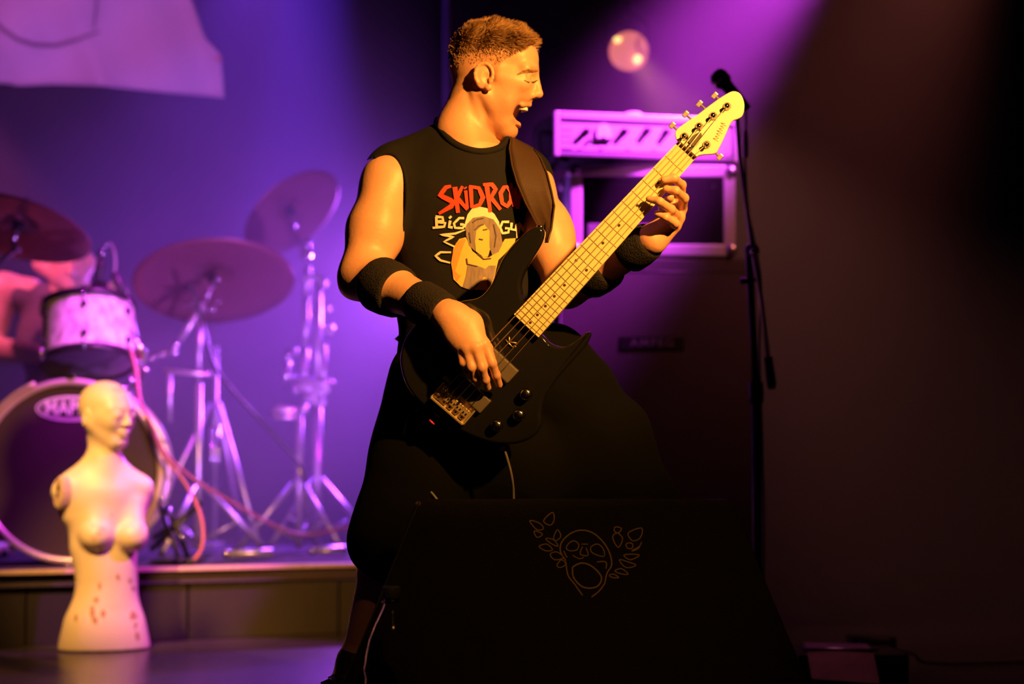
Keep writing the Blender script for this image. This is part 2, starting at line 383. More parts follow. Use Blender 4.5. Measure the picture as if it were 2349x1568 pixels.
# ------------------------------------------------------------------ implicit surface kit (bodies)
class Field:
    def __init__(self): self.ops = []
    def cap(self, a, b, r1, r2=None, k=0.02, sub=False):
        self.ops.append(('c', np.array(a, float), np.array(b, float), r1, r1 if r2 is None else r2, k, sub)); return self
    def chain(self, pts, rs, k=0.01):
        for i in range(len(pts) - 1): self.cap(pts[i], pts[i + 1], rs[i], rs[i + 1], k)
        return self
    def ell(self, c, r, R=None, k=0.02, sub=False):
        R = np.eye(3) if R is None else np.array(R, float)
        self.ops.append(('e', np.array(c, float), np.array(r, float), R, k, sub)); return self
    def box(self, c, r, R=None, rd=0.01, k=0.01, sub=False):
        R = np.eye(3) if R is None else np.array(R, float)
        self.ops.append(('b', np.array(c, float), np.array(r, float), R, rd, k, sub)); return self
    def plane(self, p, n, k=0.004):
        """keep the side n points away from"""
        self.ops.append(('p', np.array(p, float), np.array(n, float) / np.linalg.norm(n), k)); return self
    def mesh(self, h, pad=0.02, disp=None):
        lo = np.full(3, 1e9); hi = np.full(3, -1e9)
        def bb(op):
            if op[0] == 'c':
                r = max(op[3], op[4]); return np.minimum(op[1], op[2]) - r, np.maximum(op[1], op[2]) + r
            if op[0] == 'e':
                e = np.sqrt(((op[3] * op[2][None, :]) ** 2).sum(1)); return op[1] - e, op[1] + e
            e = np.abs(op[3]) @ op[2] + op[4]; return op[1] - e, op[1] + e
        for op in self.ops:
            if op[0] == 'p' or op[-1]: continue
            a, b = bb(op); lo = np.minimum(lo, a); hi = np.maximum(hi, b)
        lo -= pad; hi += pad
        dims = np.ceil((hi - lo) / h).astype(int) + 1
        ax = [lo[i] + h * np.arange(dims[i]) for i in range(3)]
        V = np.full(dims, 1.0, np.float32)
        for op in self.ops:
            if op[0] == 'p':
                _, p, n, k = op
                d = ((ax[0][:, None, None] - p[0]) * n[0] + (ax[1][None, :, None] - p[1]) * n[1] + (ax[2][None, None, :] - p[2]) * n[2]).astype(np.float32)
                V = np.maximum(V, d); continue
            k = op[-2]; sub = op[-1]
            a, b = bb(op); pd = k * 1.2 + 4 * h
            i0 = np.clip(((a - pd - lo) / h).astype(int), 0, dims - 1); i1 = np.clip(np.ceil((b + pd - lo) / h).astype(int) + 1, 1, dims)
            sl = tuple(slice(i0[q], i1[q]) for q in range(3))
            X = ax[0][sl[0]][:, None, None].astype(np.float32); Y = ax[1][sl[1]][None, :, None].astype(np.float32); Z = ax[2][sl[2]][None, None, :].astype(np.float32)
            if op[0] == 'c':
                A, B, r1, r2 = op[1], op[2], op[3], op[4]; ab = B - A; L = max(float(ab @ ab), 1e-12)
                t = np.clip(((X - A[0]) * ab[0] + (Y - A[1]) * ab[1] + (Z - A[2]) * ab[2]) / L, 0, 1)
                d = np.sqrt((X - A[0] - t * ab[0]) ** 2 + (Y - A[1] - t * ab[1]) ** 2 + (Z - A[2] - t * ab[2]) ** 2) - (r1 + (r2 - r1) * t)
            else:
                C, r, R = op[1], op[2], op[3]
                q = [(X - C[0]) * R[0, j] + (Y - C[1]) * R[1, j] + (Z - C[2]) * R[2, j] for j in range(3)]
                if op[0] == 'e':
                    k0 = np.sqrt(sum((q[j] / r[j]) ** 2 for j in range(3))); k1 = np.sqrt(sum((q[j] / r[j] ** 2) ** 2 for j in range(3))) + 1e-9
                    d = k0 * (k0 - 1) / k1
                else:
                    rd = op[4]; e = [np.abs(q[j]) - (r[j]) for j in range(3)]
                    d = np.sqrt(sum(np.maximum(x, 0) ** 2 for x in e)) + np.minimum(np.maximum(np.maximum(e[0], e[1]), e[2]), 0) - rd
            v = V[sl]
            if sub:
                d = -d; hh = np.clip(0.5 - 0.5 * (v - d) / k, 0, 1)
                V[sl] = v * (1 - hh) + d * hh + k * hh * (1 - hh)
            else:
                hh = np.clip(0.5 + 0.5 * (d - v) / k, 0, 1)
                V[sl] = d * (1 - hh) + v * hh - k * hh * (1 - hh)
        if disp is not None: V += disp(ax).astype(np.float32)
        return nets(V, lo, h)

def nets(V, lo, h):
    """surface nets: one vertex per crossed cell, one quad per crossed edge"""
    D = np.array(V.shape); neg = V < 0
    cd = D - 1
    def cid(i, j, k): return (i * cd[1] + j) * cd[2] + k
    ids, pts, quads = [], [], []
    for axis in range(3):
        sa = [slice(None)] * 3; sb = [slice(None)] * 3; sa[axis] = slice(0, -1); sb[axis] = slice(1, None)
        cr = neg[tuple(sa)] != neg[tuple(sb)]
        idx = np.argwhere(cr)
        o1, o2 = [(1, 2), (2, 0), (0, 1)][axis]
        ok = (idx[:, o1] > 0) & (idx[:, o1] < cd[o1]) & (idx[:, o2] > 0) & (idx[:, o2] < cd[o2])
        idx = idx[ok]
        if len(idx) == 0: continue
        j = idx.copy(); j[:, axis] += 1
        va = V[idx[:, 0], idx[:, 1], idx[:, 2]]; vb = V[j[:, 0], j[:, 1], j[:, 2]]
        t = va / (va - vb)
        p = idx.astype(float); p[:, axis] += t
        cells = []
        for (u, v) in ((-1, -1), (0, -1), (0, 0), (-1, 0)):
            c = idx.copy(); c[:, o1] += u; c[:, o2] += v
            c_ = cid(c[:, 0], c[:, 1], c[:, 2]); cells.append(c_); ids.append(c_); pts.append(p)
        q = np.stack(cells, 1); flip = va > 0
        q[flip] = q[flip][:, ::-1]
        quads.append(q)
    ids = np.concatenate(ids); pts = np.concatenate(pts); quads = np.concatenate(quads)
    un, inv = np.unique(ids, return_inverse=True)
    cnt = np.bincount(inv)
    vv = np.stack([np.bincount(inv, pts[:, a]) / cnt for a in range(3)], 1) * h + lo
    qf = np.searchsorted(un, quads)
    return vv, qf

def np_mesh(name, vv, qf):
    me = bpy.data.meshes.new(name)
    me.vertices.add(len(vv)); me.vertices.foreach_set('co', vv.astype(np.float32).ravel())
    me.loops.add(qf.size); me.loops.foreach_set('vertex_index', qf.astype(np.int32).ravel())
    me.polygons.add(len(qf)); me.polygons.foreach_set('loop_start', np.arange(0, qf.size, 4, dtype=np.int32))
    me.polygons.foreach_set('loop_total', np.full(len(qf), 4, np.int32))
    me.polygons.foreach_set('use_smooth', np.ones(len(qf), bool))
    me.update(calc_edges=True); me.validate()
    return me
def zones(me, rgb):
    at = me.color_attributes.new('zone', 'FLOAT_COLOR', 'POINT')
    a = np.ones((len(me.vertices), 4), np.float32); a[:, :3] = rgb
    at.data.foreach_set('color', a.ravel())
def bvh(o):
    """tree of one of our meshes in world space (verts are stored in world coordinates)"""
    me = o.data
    return BVHTree.FromPolygons([v.co.copy() for v in me.vertices], [tuple(p.vertices) for p in me.polygons])

def cast(tree, px, py, off):
    d = ray(px, py); hit = tree.ray_cast(CAM, d)
    if hit[0] is None: return None
    n = hit[1]
    if n.dot(d) > 0: n = -n
    return hit[0] + n * off
def print_poly(name, poly, tree, m, parent, off=0.002, step=7.0, thick=0):
    """a flat print lying on a surface: outline in photo pixels, laid onto the surface by projection"""
    bnd = []
    n = len(poly)
    for i in range(n):
        a = Vector(poly[i]); b = Vector(poly[(i + 1) % n]); L = max(1, int((b - a).length / step))
        for k in range(L): bnd.append(a.lerp(b, k / L))
    pts = [Vector((p.x, p.y)) for p in bnd]; E = [(i, (i + 1) % len(pts)) for i in range(len(pts))]
    xs = [p.x for p in pts]; ys = [p.y for p in pts]
    def inside(x, y):
        c = False
        for i in range(len(pts)):
            a, b = pts[i], pts[i - 1]
            if (a.y > y) != (b.y > y) and x < (b.x - a.x) * (y - a.y) / (b.y - a.y) + a.x: c = not c
        return c
    y = min(ys) + step / 2
    while y < max(ys):
        x = min(xs) + step / 2
        while x < max(xs):
            if inside(x, y): pts_new = Vector((x, y)); bnd.append(pts_new)
            x += step
        y += step
    allp = pts + [Vector((q.x, q.y)) for q in bnd[len(pts):]]
    r = delaunay_2d_cdt(allp, E, [list(range(len(pts)))], 1, 1e-5)
    vs = []; ok = True
    for p in r[0]:
        c = cast(tree, p.x, p.y, off)
        vs.append(c)
    good = [f for f in r[2] if all(vs[i] is not None for i in f)]
    keep = [f for f in good if max((vs[f[i]] - vs[f[i - 1]]).length for i in range(len(f))) < 0.06]
    vs = [v if v is not None else Vector((0, 0, 0)) for v in vs]
    used = sorted({i for f in keep for i in f}); mp = {u: i for i, u in enumerate(used)}
    if not keep: return None
    mb = MB(); mb.add([vs[u] for u in used], [tuple(mp[i] for i in f) for f in keep])
    return mb.build(name, m, parent, recalc=False)
def stroke_poly(pts, w, taper=None):
    """outline of a brush stroke through pixel points"""
    pts = [Vector(p).to_2d() if len(p) > 2 else Vector(p) for p in pts]; L, R = [], []
    for i, p in enumerate(pts):
        d = pts[min(i + 1, len(pts) - 1)] - pts[max(i - 1, 0)]; d = d.normalized() if d.length > 0 else Vector((1, 0))
        n = Vector((-d.y, d.x)); ww = (w[i] if hasattr(w, '__len__') else w) / 2
        L.append(p + n * ww); R.append(p - n * ww)
    return [tuple(q) for q in L + R[::-1]]
def print_stroke(mb, pts, w, tree, off):
    """ribbon quads appended to mb"""
    pts = [Vector(p) for p in pts]; fine = []
    for i in range(len(pts) - 1):
        n = max(1, int((pts[i + 1] - pts[i]).length / 6))
        for k in range(n): fine.append((pts[i].lerp(pts[i + 1], k / n), i + k / n))
    fine.append((pts[-1], len(pts) - 1.0))
    rows = []
    for i, (p, t) in enumerate(fine):
        d = fine[min(i + 1, len(fine) - 1)][0] - fine[max(i - 1, 0)][0]
        d = d.normalized() if d.length else Vector((1, 0)); n = Vector((-d.y, d.x))
        if hasattr(w, '__len__'):
            j = int(min(t, len(w) - 2)); ww = w[j] + (w[j + 1] - w[j]) * (t - j)
        else: ww = w
        a = cast(tree, *(p + n * ww / 2), off); b = cast(tree, *(p - n * ww / 2), off)
        rows.append((a, b))
    vs, fs = [], []
    for i, (a, b) in enumerate(rows):
        if a is None or b is None: continue
        vs += [a, b]
        if i > 0 and rows[i - 1][0] is not None and rows[i - 1][1] is not None:
            n = len(vs); fs.append((n - 4, n - 3, n - 1, n - 2))
    mb.add(vs, fs)

# ================================================================== SETTING
def struct(name, mb, m): return tag(mb.build(name, m), kind='structure')
struct('floor', MB().box((0, 5.0, -0.05), (9.0, 12.0, 0.1)), M['floor'])
struct('wall_back', MB().box((0, 10.75, 2.0), (9.0, 0.1, 4.2)), M['wall'])
struct('wall_left', MB().box((-4.45, 5.0, 2.0), (0.1, 11.4, 4.2)), M['wall'])
struct('wall_right', MB().box((4.45, 5.0, 2.0), (0.1, 11.4, 4.2)), M['wall'])
struct('ceiling', MB().box((0, 5.0, 4.15), (9.0, 12.0, 0.1)), M['wall'])
# steel pipe rising along the rear wall
pp = MB().tube([P(1033, -260, 8.6), P(1030, 300, 8.6)], 0.028, 12)
p0 = P(1030, 300, 8.6)
pipe = empty('steel_pipe', (p0.x, 8.6, 0), 'vertical grey pipe behind the singing bassist', 'pipe')
MB().tube([(p0.x, 8.6, 0.0), (p0.x, 8.6, 4.08)], 0.026, 12).build('pipe_tube', M['satin'], pipe)
for zz in (0.01, 4.08): MB().lathe([(0, -0.01), (0.06, -0.01), (0.06, 0.01), (0, 0.01)], (p0.x, 8.6, zz), (0, 0, 1), 16).build('pipe_flange', M['blackmetal'], pipe)

# drum riser: front line turned about 25 degrees
RA = Vector((-1.696, 6.5, 0)); RD = (Vector((-0.614, 7.0, 0)) - RA).normalized(); RN = Vector((RD.y, -RD.x, 0))
RH = 0.25
riser = empty('drum_riser', RA, 'low drum riser with dark front boards and a pale wooden edge', 'riser')
s0, s1, dep = -1.55, 1.75, 2.9
cc = RA + RD * ((s0 + s1) / 2) - RN * (dep / 2)
RX, RY, RZ = RD, -RN, Vector((0, 0, 1))
MB().box((cc.x, cc.y, RH - 0.03), (s1 - s0, dep, 0.05), (RX, RY, RZ)).build('deck', M['riser_top'], riser)
ns = 6; L = (s1 - s0) / ns
for i in range(ns):
    c = RA + RD * (s0 + L * (i + 0.5)) - RN * 0.03
    MB().box((c.x, c.y, 0.095), (L - 0.006, 0.018, 0.188), (RX, RY, RZ), 0.003).build('front_board', M['riser'], riser)
c = RA + RD * ((s0 + s1) / 2)
MB().box((c.x, c.y, RH - 0.006), (s1 - s0, 0.05, 0.014), (RX, RY, RZ), 0.003).build('edge_strip', M['riser_edge'], riser)
c = RA + RD * (s0 + (s1 - s0) * 0.28) - RN * 0.012
MB().box((c.x, c.y, RH - 0.034), ((s1 - s0) * 0.56, 0.012, 0.009), (RX, RY, RZ), 0.002).build('lower_trim', M['riser_edge'], riser)
for i in range(ns + 1):
    c = RA + RD * (s0 + 0.03 + (s1 - s0 - 0.06) * i / ns) - RN * 0.09
    MB().box((c.x, c.y, 0.097), (0.045, 0.045, 0.19), (RX, RY, RZ)).build('leg', M['riser'], riser)

# ================================================================== BASSIST
person = empty('person', (P(1060, 1060, 4.5).x, 4.5, 0),
               'bass player in black sleeveless band shirt shouting sideways, leaning over a low-slung guitar', 'person')
T = lambda px, py, dy=0.0: PA(px, py, 4.5 + dy)

B = Field()
# --- hidden trunk and legs
B.ell(T(1075, 500), (0.17, 0.105, 0.19), k=0.03)
B.ell(T(1080, 690), (0.145, 0.095, 0.2), k=0.05)
B.ell(T(1110, 850), (0.165, 0.105, 0.12), k=0.05)
hipR, kneeR, ankR = T(1020, 880), T(905, 1215, -0.13), T(822, 1500, 0.02)
hipL, kneeL, ankL = T(1235, 870), T(1470, 1190, 0.05), T(1590, 1560, 0.22)
B.chain([hipR, kneeR], [0.09, 0.062], 0.04); B.chain([hipL, kneeL], [0.09, 0.062], 0.04)
for kn, an in ((kneeR, ankR), (kneeL, ankL)):
    B.cap(kn, kn * 0.68 + an * 0.32 + np.array([0, 0.015, 0]), 0.056, 0.056, 0.02)
    B.cap(kn * 0.68 + an * 0.32 + np.array([0, 0.015, 0]), an, 0.055, 0.036, 0.02)
footR = np.array([ankR[0] - 0.13, ankR[1] - 0.16, 0.05]); footL = np.array([ankL[0] + 0.10, ankL[1] - 0.17, 0.05])
for an, ft in ((ankR, footR), (ankL, footL)):
    B.cap(an, np.array([an[0], an[1], 0.065]), 0.036, 0.036, 0.02); B.cap(np.array([an[0], an[1], 0.06]), ft, 0.036, 0.028, 0.02)
# --- shoulders, arms
shR, elR, wrR = T(894, 420, -0.028), T(831, 634, -0.10), PA(1032, 722, 4.16)
shL, elL, wrL = T(1210, 430, 0.0), T(1300, 655, -0.12), PA(1497, 548, 4.19)
B.chain([shR, shR * 0.5 + elR * 0.5 + np.array([-0.004, 0, 0]), elR], [0.057, 0.0585, 0.050], 0.03)
B.cap(elR + np.array([-0.02, 0.01, -0.012]), elR + np.array([-0.028, 0.012, -0.024]), 0.022, 0.018, 0.02)
B.cap(T(960, 412), shR, 0.052, 0.055, 0.05)
B.ell(shR * 0.55 + elR * 0.45 + np.array([0.008, -0.010, 0]), (0.046, 0.05, 0.085), k=0.03)
mfR = elR * 0.7 + wrR * 0.3
B.chain([elR, mfR + np.array([0, 0, 0.002]), wrR], [0.048, 0.0515, 0.031], 0.03)
B.cap(T(1150, 405), shL, 0.055, 0.055, 0.05)
B.chain([shL, shL * 0.5 + elL * 0.5, elL], [0.056, 0.054, 0.046], 0.03)
B.ell(shL * 0.5 + elL * 0.5 + np.array([0.008, -0.004, 0.0]), (0.044, 0.048, 0.08), k=0.03)
mfL = elL * 0.7 + wrL * 0.3
B.chain([elL, mfL, wrL], [0.044, 0.047, 0.030], 0.03)
# --- right hand (plucking), back of the hand to the camera
def Q(px, py, y): return PA(px, py, y)
mR = [Q(1111, 788, 4.138), Q(1091, 797, 4.130), Q(1070, 799, 4.134), Q(1053, 793, 4.146)]
for i, m_ in enumerate(mR):
    B.cap(wrR + (m_ - wrR) * 0.08 + np.array([0.008 * (1.5 - i), 0.004, 0]), m_, 0.027, 0.0125, 0.016)
B.ell((wrR + mR[1]) / 2 + np.array([0.004, 0.004, 0.004]), (0.036, 0.017, 0.045), np.array([[0.75, 0, 0.66], [0, 1, 0], [-0.66, 0, 0.75]]), k=0.02)
fR = [[Q(1128, 832, 4.136), Q(1138, 860, 4.156), Q(1145, 882, 4.178)],
      [Q(1105, 842, 4.132), Q(1113, 870, 4.154), Q(1119, 888, 4.176)],
      [Q(1081, 842, 4.134), Q(1089, 866, 4.156), Q(1096, 882, 4.178)],
      [Q(1062, 832, 4.14), Q(1070, 850, 4.158), Q(1077, 862, 4.18)]]
for m_, f, r in zip(mR, fR, (1.0, 1.0, 0.94, 0.82)):
    B.chain([m_, f[0], f[1], f[2]], [0.0118 * r, 0.0100 * r, 0.0088 * r, 0.0078 * r], 0.006)
B.chain([wrR + np.array([0.02, 0.006, 0.0]), Q(1092, 760, 4.155), Q(1117, 798, 4.175), Q(1128, 826, 4.19)], [0.02, 0.0145, 0.0115, 0.0095], 0.008)
# --- left hand (fretting)
mL = [Q(1560, 455, 4.185), Q(1563, 478, 4.18), Q(1557, 500, 4.18), Q(1547, 519, 4.185)]
for m_ in mL: B.cap(wrL, m_, 0.026, 0.0125, 0.014)
fL = [[Q(1563, 424, 4.15), Q(1546, 408, 4.10), Q(1523, 412, 4.098)],
      [Q(1569, 454, 4.135), Q(1550, 437, 4.095), Q(1528, 433, 4.10)],
      [Q(1539, 480, 4.115), Q(1513, 462, 4.088), Q(1489, 456, 4.10)],
      [Q(1549, 512, 4.14), Q(1527, 498, 4.112), Q(1507, 489, 4.115)]]
for m_, f, r in zip(mL, fL, (1.0, 1.0, 0.96, 0.86)):
    B.chain([m_, f[0], f[1], f[2]], [0.0118 * r, 0.0102 * r, 0.0090 * r, 0.0076 * r], 0.005)
B.chain([wrL + np.array([0.012, 0.012, 0.0]), Q(1528, 500, 4.215), Q(1524, 474, 4.205), Q(1536, 452, 4.165)], [0.02, 0.0145, 0.0125, 0.0100], 0.006)

# --- head: frame at the ear, x forward (photo right), l towards the camera, z up, millimetres
HA = math.radians(8); HS = 4.40 / FPX
HO = PA(1112, 180, 4.40 + 0.078)
Hf = np.array([math.cos(HA), -math.sin(HA), 0]); Hl = np.array([-math.sin(HA), -math.cos(HA), 0]); Hz = np.array([0, 0, 1.0])
HR = np.stack([Hf, Hl, Hz], 1)
def H(x, l, z): return HO + HR @ (np.array([x, l, z], float) * HS)
def rotm(axis, deg):
    return np.array(Matrix.Rotation(math.radians(deg), 3, axis))
def hell(c, r, k=12, sub=False, tilt=0):
    """tilt turns about the lateral axis, nose-down positive"""
    B.ell(H(*c), np.array(r) * HS, HR @ rotm('Y', tilt), k=k * HS, sub=sub)
def hcap(a, b, r1, r2=None, k=8, sub=False): B.cap(H(*a), H(*b), r1 * HS, (r1 if r2 is None else r2) * HS, k * HS, sub)
hcap((-24, 0, -30), (-56, 0, -128), 55, 57, 20)
B.cap(H(-56, 0, -126), T(1078, 362, -0.035), 57 * HS, 0.066, 0.03)
B.cap(T(1055, 335, 0.02), T(965, 395, 0.01), 0.036, 0.036, 0.03); B.cap(T(1075, 340, 0.01), T(1170, 405, 0.01), 0.036, 0.036, 0.03)
hell((14, 0, 52), (95, 73, 76), 12)
hell((-18, 0, 30), (66, 68, 72), 14)
hell((84, 0, 42), (44, 58, 52), 16)
hell((62, 0, -16), (58, 59, 54), 20)
for s in (-1, 1):
    hcap((112, 12 * s, 15), (104, 46 * s, 12), 14, 12, 14)          # brow
    hcap((94, 40 * s, -20), (46, 54 * s, -8), 14, 12, 26)            # cheek bone
    hcap((6, 54 * s, -44), (52, 16 * s, -126), 17, 15, 22)           # jaw line
    hell((44, 38 * s, -52), (38, 22, 42), 18)                        # cheek
    hcap((60, 34 * s, -62), (54, 24 * s, -108), 14, 13, 16)          # cheek beside the open mouth
hell((78, 0, -46), (36, 36, 26), 16)
hell((54, 0, -126), (25, 25, 21), 12)
hell((18, 0, -104), (46, 38, 28), 20)
hcap((122, 0, 4), (128, 0, -38), 6.5, 9.5, 8)                       # nose bridge
hell((125, 0, -41), (12.5, 12, 10), 6)
for s in (-1, 1):
    hell((113, 12 * s, -45), (11, 7, 8.5), 5)
    hell((122, 38 * s, -4), (18, 17, 9), 9, True)                   # eye socket
    hell((101, 32 * s, -5), (14.5, 14, 11), 4)                       # eyeball under the lid
    hcap((115, 22 * s, 4), (100, 46 * s, 3), 4.0, 3.0, 5)            # upper lid fold
    hell((120, 7 * s, -53), (5, 3.6, 3.5), 2, True)                  # nostril
hell((112, 0, -90), (38, 48, 18), 5, True, 24)                       # open mouth
hell((78, 0, -92), (28, 25, 15), 6, True, 14)
for a, b in (((92, -27, -71), (106, 0, -65)), ((106, 0, -65), (92, 27, -71))): hcap(a, b, 4.2, 4.8, 6)   # upper lip
for a, b in (((66, -25, -100), (79, 0, -112)), ((79, 0, -112), (66, 25, -100))): hcap(a, b, 5.2, 6.6, 6)   # lower lip
EX, EZ = 13, -13
for s in (-1, 1):                                                     # ears
    B.ell(H(-2 + EX, 78 * s, 2 + EZ), np.array([23, 7, 30]) * HS, HR @ rotm('Y', 10) @ rotm('Z', -14 * s), k=4 * HS)
    B.ell(H(5 + EX, 87 * s, -2 + EZ), np.array([9, 7, 13]) * HS, HR, k=4 * HS, sub=True)
    ring = [(-2 + EX + 21 * math.cos(t), 84 * s, 6 + EZ + 26 * math.sin(t)) for t in np.linspace(-0.25 * math.pi, 1.25 * math.pi, 12)]
    for a, b in zip(ring[:-1], ring[1:]): hcap(a, b, 4.0, 4.0, 3)
    hell((8 + EX, 80 * s, -24 + EZ), (9, 6, 9), 4)
    hcap((12 + EX, 83 * s, -6 + EZ), (15 + EX, 80 * s, -12 + EZ), 4.5, 4, 3)
# neck muscles, windpipe
hcap((-14, 52, -40), (-2, 22, -152), 12, 11, 12); hcap((-14, -52, -40), (-2, -22, -152), 12, 11, 12)
hcap((-6, 0, -118), (-10, 0, -150), 14, 12, 12)
vv, qf = B.mesh(0.0026)
me = np_mesh('body', vv, qf)
loc = (vv - HO) @ HR / HS                                             # head-frame millimetres per vertex
x_, l_, z_ = loc[:, 0], loc[:, 1], loc[:, 2]
def sst(a, b, v): t = np.clip((v - a) / (b - a), 0, 1); return t * t * (3 - 2 * t)
wob = 5 * np.sin(z_ * 0.16 + l_ * 0.1) + 4 * np.sin(x_ * 0.21)
# hair line: forehead edge, temple, sideburn in front of the ear, nape
front = np.interp(z_, [-40, -10, 14, 34, 58, 80, 140], [26, 34, 40, 62, 96, 114, 126])
hm = sst(6, -6, x_ - front - wob * 0.5) * sst(-62, -44, z_ + 0.25 * (x_ + 80) * -1 + wob * 0.4)
under = (x_ > -16) & (z_ < 24) & (x_ < 38) & (np.abs(l_) > 66)        # ear itself stays skin
hm = np.where(under, hm * 0.12, hm)
hm = hm * sst(-10, 6, z_ + 0.9 * np.clip(-x_ - 14, 0, 60) + 8 + 14 * (x_ > 26))
brow = np.exp(-((z_ - (15 + 3 * np.sin(x_ * 0.05))) / 4.2) ** 2) * sst(94, 104, x_) * sst(8, 14, np.abs(l_)) * sst(52, 46, np.abs(l_)) * 0.55
hm = np.clip(np.maximum(hm * (0.45 + 0.5 * sst(20, 80, z_)), brow * 0.7), 0, 1)
lip = np.exp(-(((x_ - 108) / 9) ** 2 + ((z_ + 67) / 5.5) ** 2)) + np.exp(-(((x_ - 80) / 10) ** 2 + ((z_ + 110) / 7.5) ** 2))
lip = np.clip(lip * 1.1, 0, 1) * (np.abs(l_) < 36)
stub = sst(-30, -70, z_) * sst(-20, 10, x_) * 0.55 * (z_ > -160) * (np.abs(l_) < 90)
zones(me, np.stack([hm, lip, stub], 1))
body = link_mesh('body', me, M['skin'], person)

# cropped hair as short strands over the scalp
rng = np.random.RandomState(3)
nrm = np.zeros(len(vv) * 3); me.vertices.foreach_get('normal', nrm) if hasattr(me.vertices[0], 'normal') else None
nrm = nrm.reshape(-1, 3)
scalp = np.where((hm > 0.45) & (z_ > -50) & ~((x_ > 90) & (z_ < 30)) & (np.abs(l_) < 80))[0]
pr_ = 0.25 + sst(10, 75, z_[scalp]) * 1.0; sc = rng.choice(scalp, 17000, replace=True, p=pr_ / pr_.sum())
mbv, mbf = [], []
for n_, i in enumerate(sc):
    p = vv[i] + rng.normal(0, 0.0012, 3); nn = nrm[i]; q = loc[i]
    top = float(np.clip((q[2] - 40) / 60, 0, 1)); fr = float(np.clip((q[0] - 60) / 50, 0, 1)) * top
    ln = 0.0028 + 0.015 * top + 0.008 * fr + rng.uniform(0, 0.004) * (0.4 + top)
    wv_ = np.array([math.sin(q[0] * 0.11 + q[1] * 0.06), math.sin(q[1] * 0.13 + q[0] * 0.05), math.cos(q[0] * 0.10 - q[1] * 0.09)]) * 0.45
    flow = Hf * (0.75 + 0.3 * fr) + np.array([0, 0, 0.25]) * top - Hz * 0.7 * (1 - top) + rng.normal(0, 0.13, 3) + wv_ * top
    d = nn * (0.30 + 0.38 * top) + flow * 0.7; d /= np.linalg.norm(d)
    sd = np.cross(d, rng.normal(0, 1, 3)); sd /= np.linalg.norm(sd) + 1e-9
    wd = 0.0008 + 0.0008 * top
    p = p - nn * 0.001; mid = p + d * ln * 0.55; tip = p + (d + np.array([0, 0, -0.10]) + flow * 0.22) * ln
    b0 = len(mbv); mbv += [p - sd * wd, p + sd * wd, mid + sd * wd * 0.8, mid - sd * wd * 0.8, tip]
    mbf += [(b0, b0 + 1, b0 + 2, b0 + 3), (b0 + 3, b0 + 2, b0 + 4)]
hme = bpy.data.meshes.new('hair'); hme.from_pydata([tuple(v) for v in mbv], [], mbf); hme.update()
hair = link_mesh('hair', hme, M['hairstrand'], person); hair['label'] = 'short cropped sandy blond hair'
# eyebrow and lashes, teeth, mouth lining
hb_ = bvh(body)
mb = MB()
for k in range(60):
    t = k / 59; px = 1193 + 46 * t; py = 169 - 9 * math.sin(t * 2.2) + rng.normal(0, 1.3)
    a = cast(hb_, px, py, 0.0012); b = cast(hb_, px - 7, py + 1.5 + rng.normal(0, 1), 0.002)
    if a is not None and b is not None and (a - b).length < 0.03: mb.tube([a, (a + b) / 2, b], [0.0003, 0.0007, 0.0003], 3, False)
mb.build('eyebrow', M['hairstrand'], person)
mb = MB(); print_stroke(mb, [(1202, 184), (1212, 189), (1223, 189), (1233, 184)], [1.0, 3.0, 3.6, 2.0], hb_, 0.0012)
mb.build('eyelashes', M['lash'], person, recalc=False)
for s, nm in ((-1, 'eyebrow'), ):
    mb = MB()
    for k in range(40):
        a = Vector(H(120 - 0.28 * k, (12 + 0.85 * k) * s, 17 + 3 * math.sin(k * 0.07))); mb.tube([a, a + Vector(Hl * -0.005 + Hf * 0.001)], [0.0006, 0.0002], 3, False)
    mb.build(nm, M['hairstrand'], person)
mb = MB()
for k in range(-4, 5):
    t = k / 4.0; c = Vector(H(99 - 12 * t * t, 19 * t, -75)); mb.box(c, (0.006, 0.0046, 0.009), (Vector(Hf), Vector(Hl), Vector(Hz)), 0.0012)
mb.build('upper_teeth', M['tooth'], person)
mb = MB()
for k in range(-4, 5):
    t = k / 4.0; c = Vector(H(73 - 10 * t * t, 18 * t, -104)); mb.box(c, (0.005, 0.0043, 0.007), (Vector(Hf), Vector(Hl), Vector(Hz)), 0.001)
mb.build('lower_teeth', M['tooth'], person)
F2 = Field(); F2.ell(H(62, 0, -108), np.array([26, 17, 9]) * HS, HR @ rotm('Y', 25), k=0.004)
tv, tq = F2.mesh(0.0025); link_mesh('tongue', np_mesh('tongue', tv, tq), M['mouth'], person)

# --- sleeveless shirt
S = Field()
S.ell(T(1075, 505), (0.187, 0.122, 0.21), k=0.03)
S.ell(T(1080, 690, -0.004), (0.172, 0.115, 0.21), k=0.06)
S.ell(T(1095, 820), (0.182, 0.118, 0.10), k=0.05)
S.cap(T(912, 402, 0.0), T(1075, 395, 0.01), 0.066, 0.09, 0.05)
S.cap(shR + np.array([0.004, 0.0, 0.0]), shR * 0.6 + elR * 0.4, 0.0665, 0.064, 0.03)
S.cap(T(1075, 395, 0.01), T(1212, 412, 0.012), 0.09, 0.058, 0.05)
S.cap(T(1036, 340, 0.02), T(909, 398, 0.015), 0.070, 0.066, 0.03)
S.cap(T(1080, 355, 0.03), T(1200, 402, 0.02), 0.06, 0.056, 0.03)
S.cap(H(-50, 0, -112), H(-75, 0, -104), 61 * HS, 55 * HS, 0.02, True) if False else None
def folds(ax):
    X = ax[0][:, None, None]; Y = ax[1][None, :, None]; Z = ax[2][None, None, :]
    a = np.sin((X * 0.8 + Z * 0.55) * 60 + 2.0 * np.sin(Z * 9)) * 0.0022 * np.clip((1.05 - Z) * 4, 0.15, 1)
    b = np.sin((X * -0.6 + Z * 0.8) * 38 + 1.3 + 2 * np.sin(X * 11)) * 0.0022
    return a + b
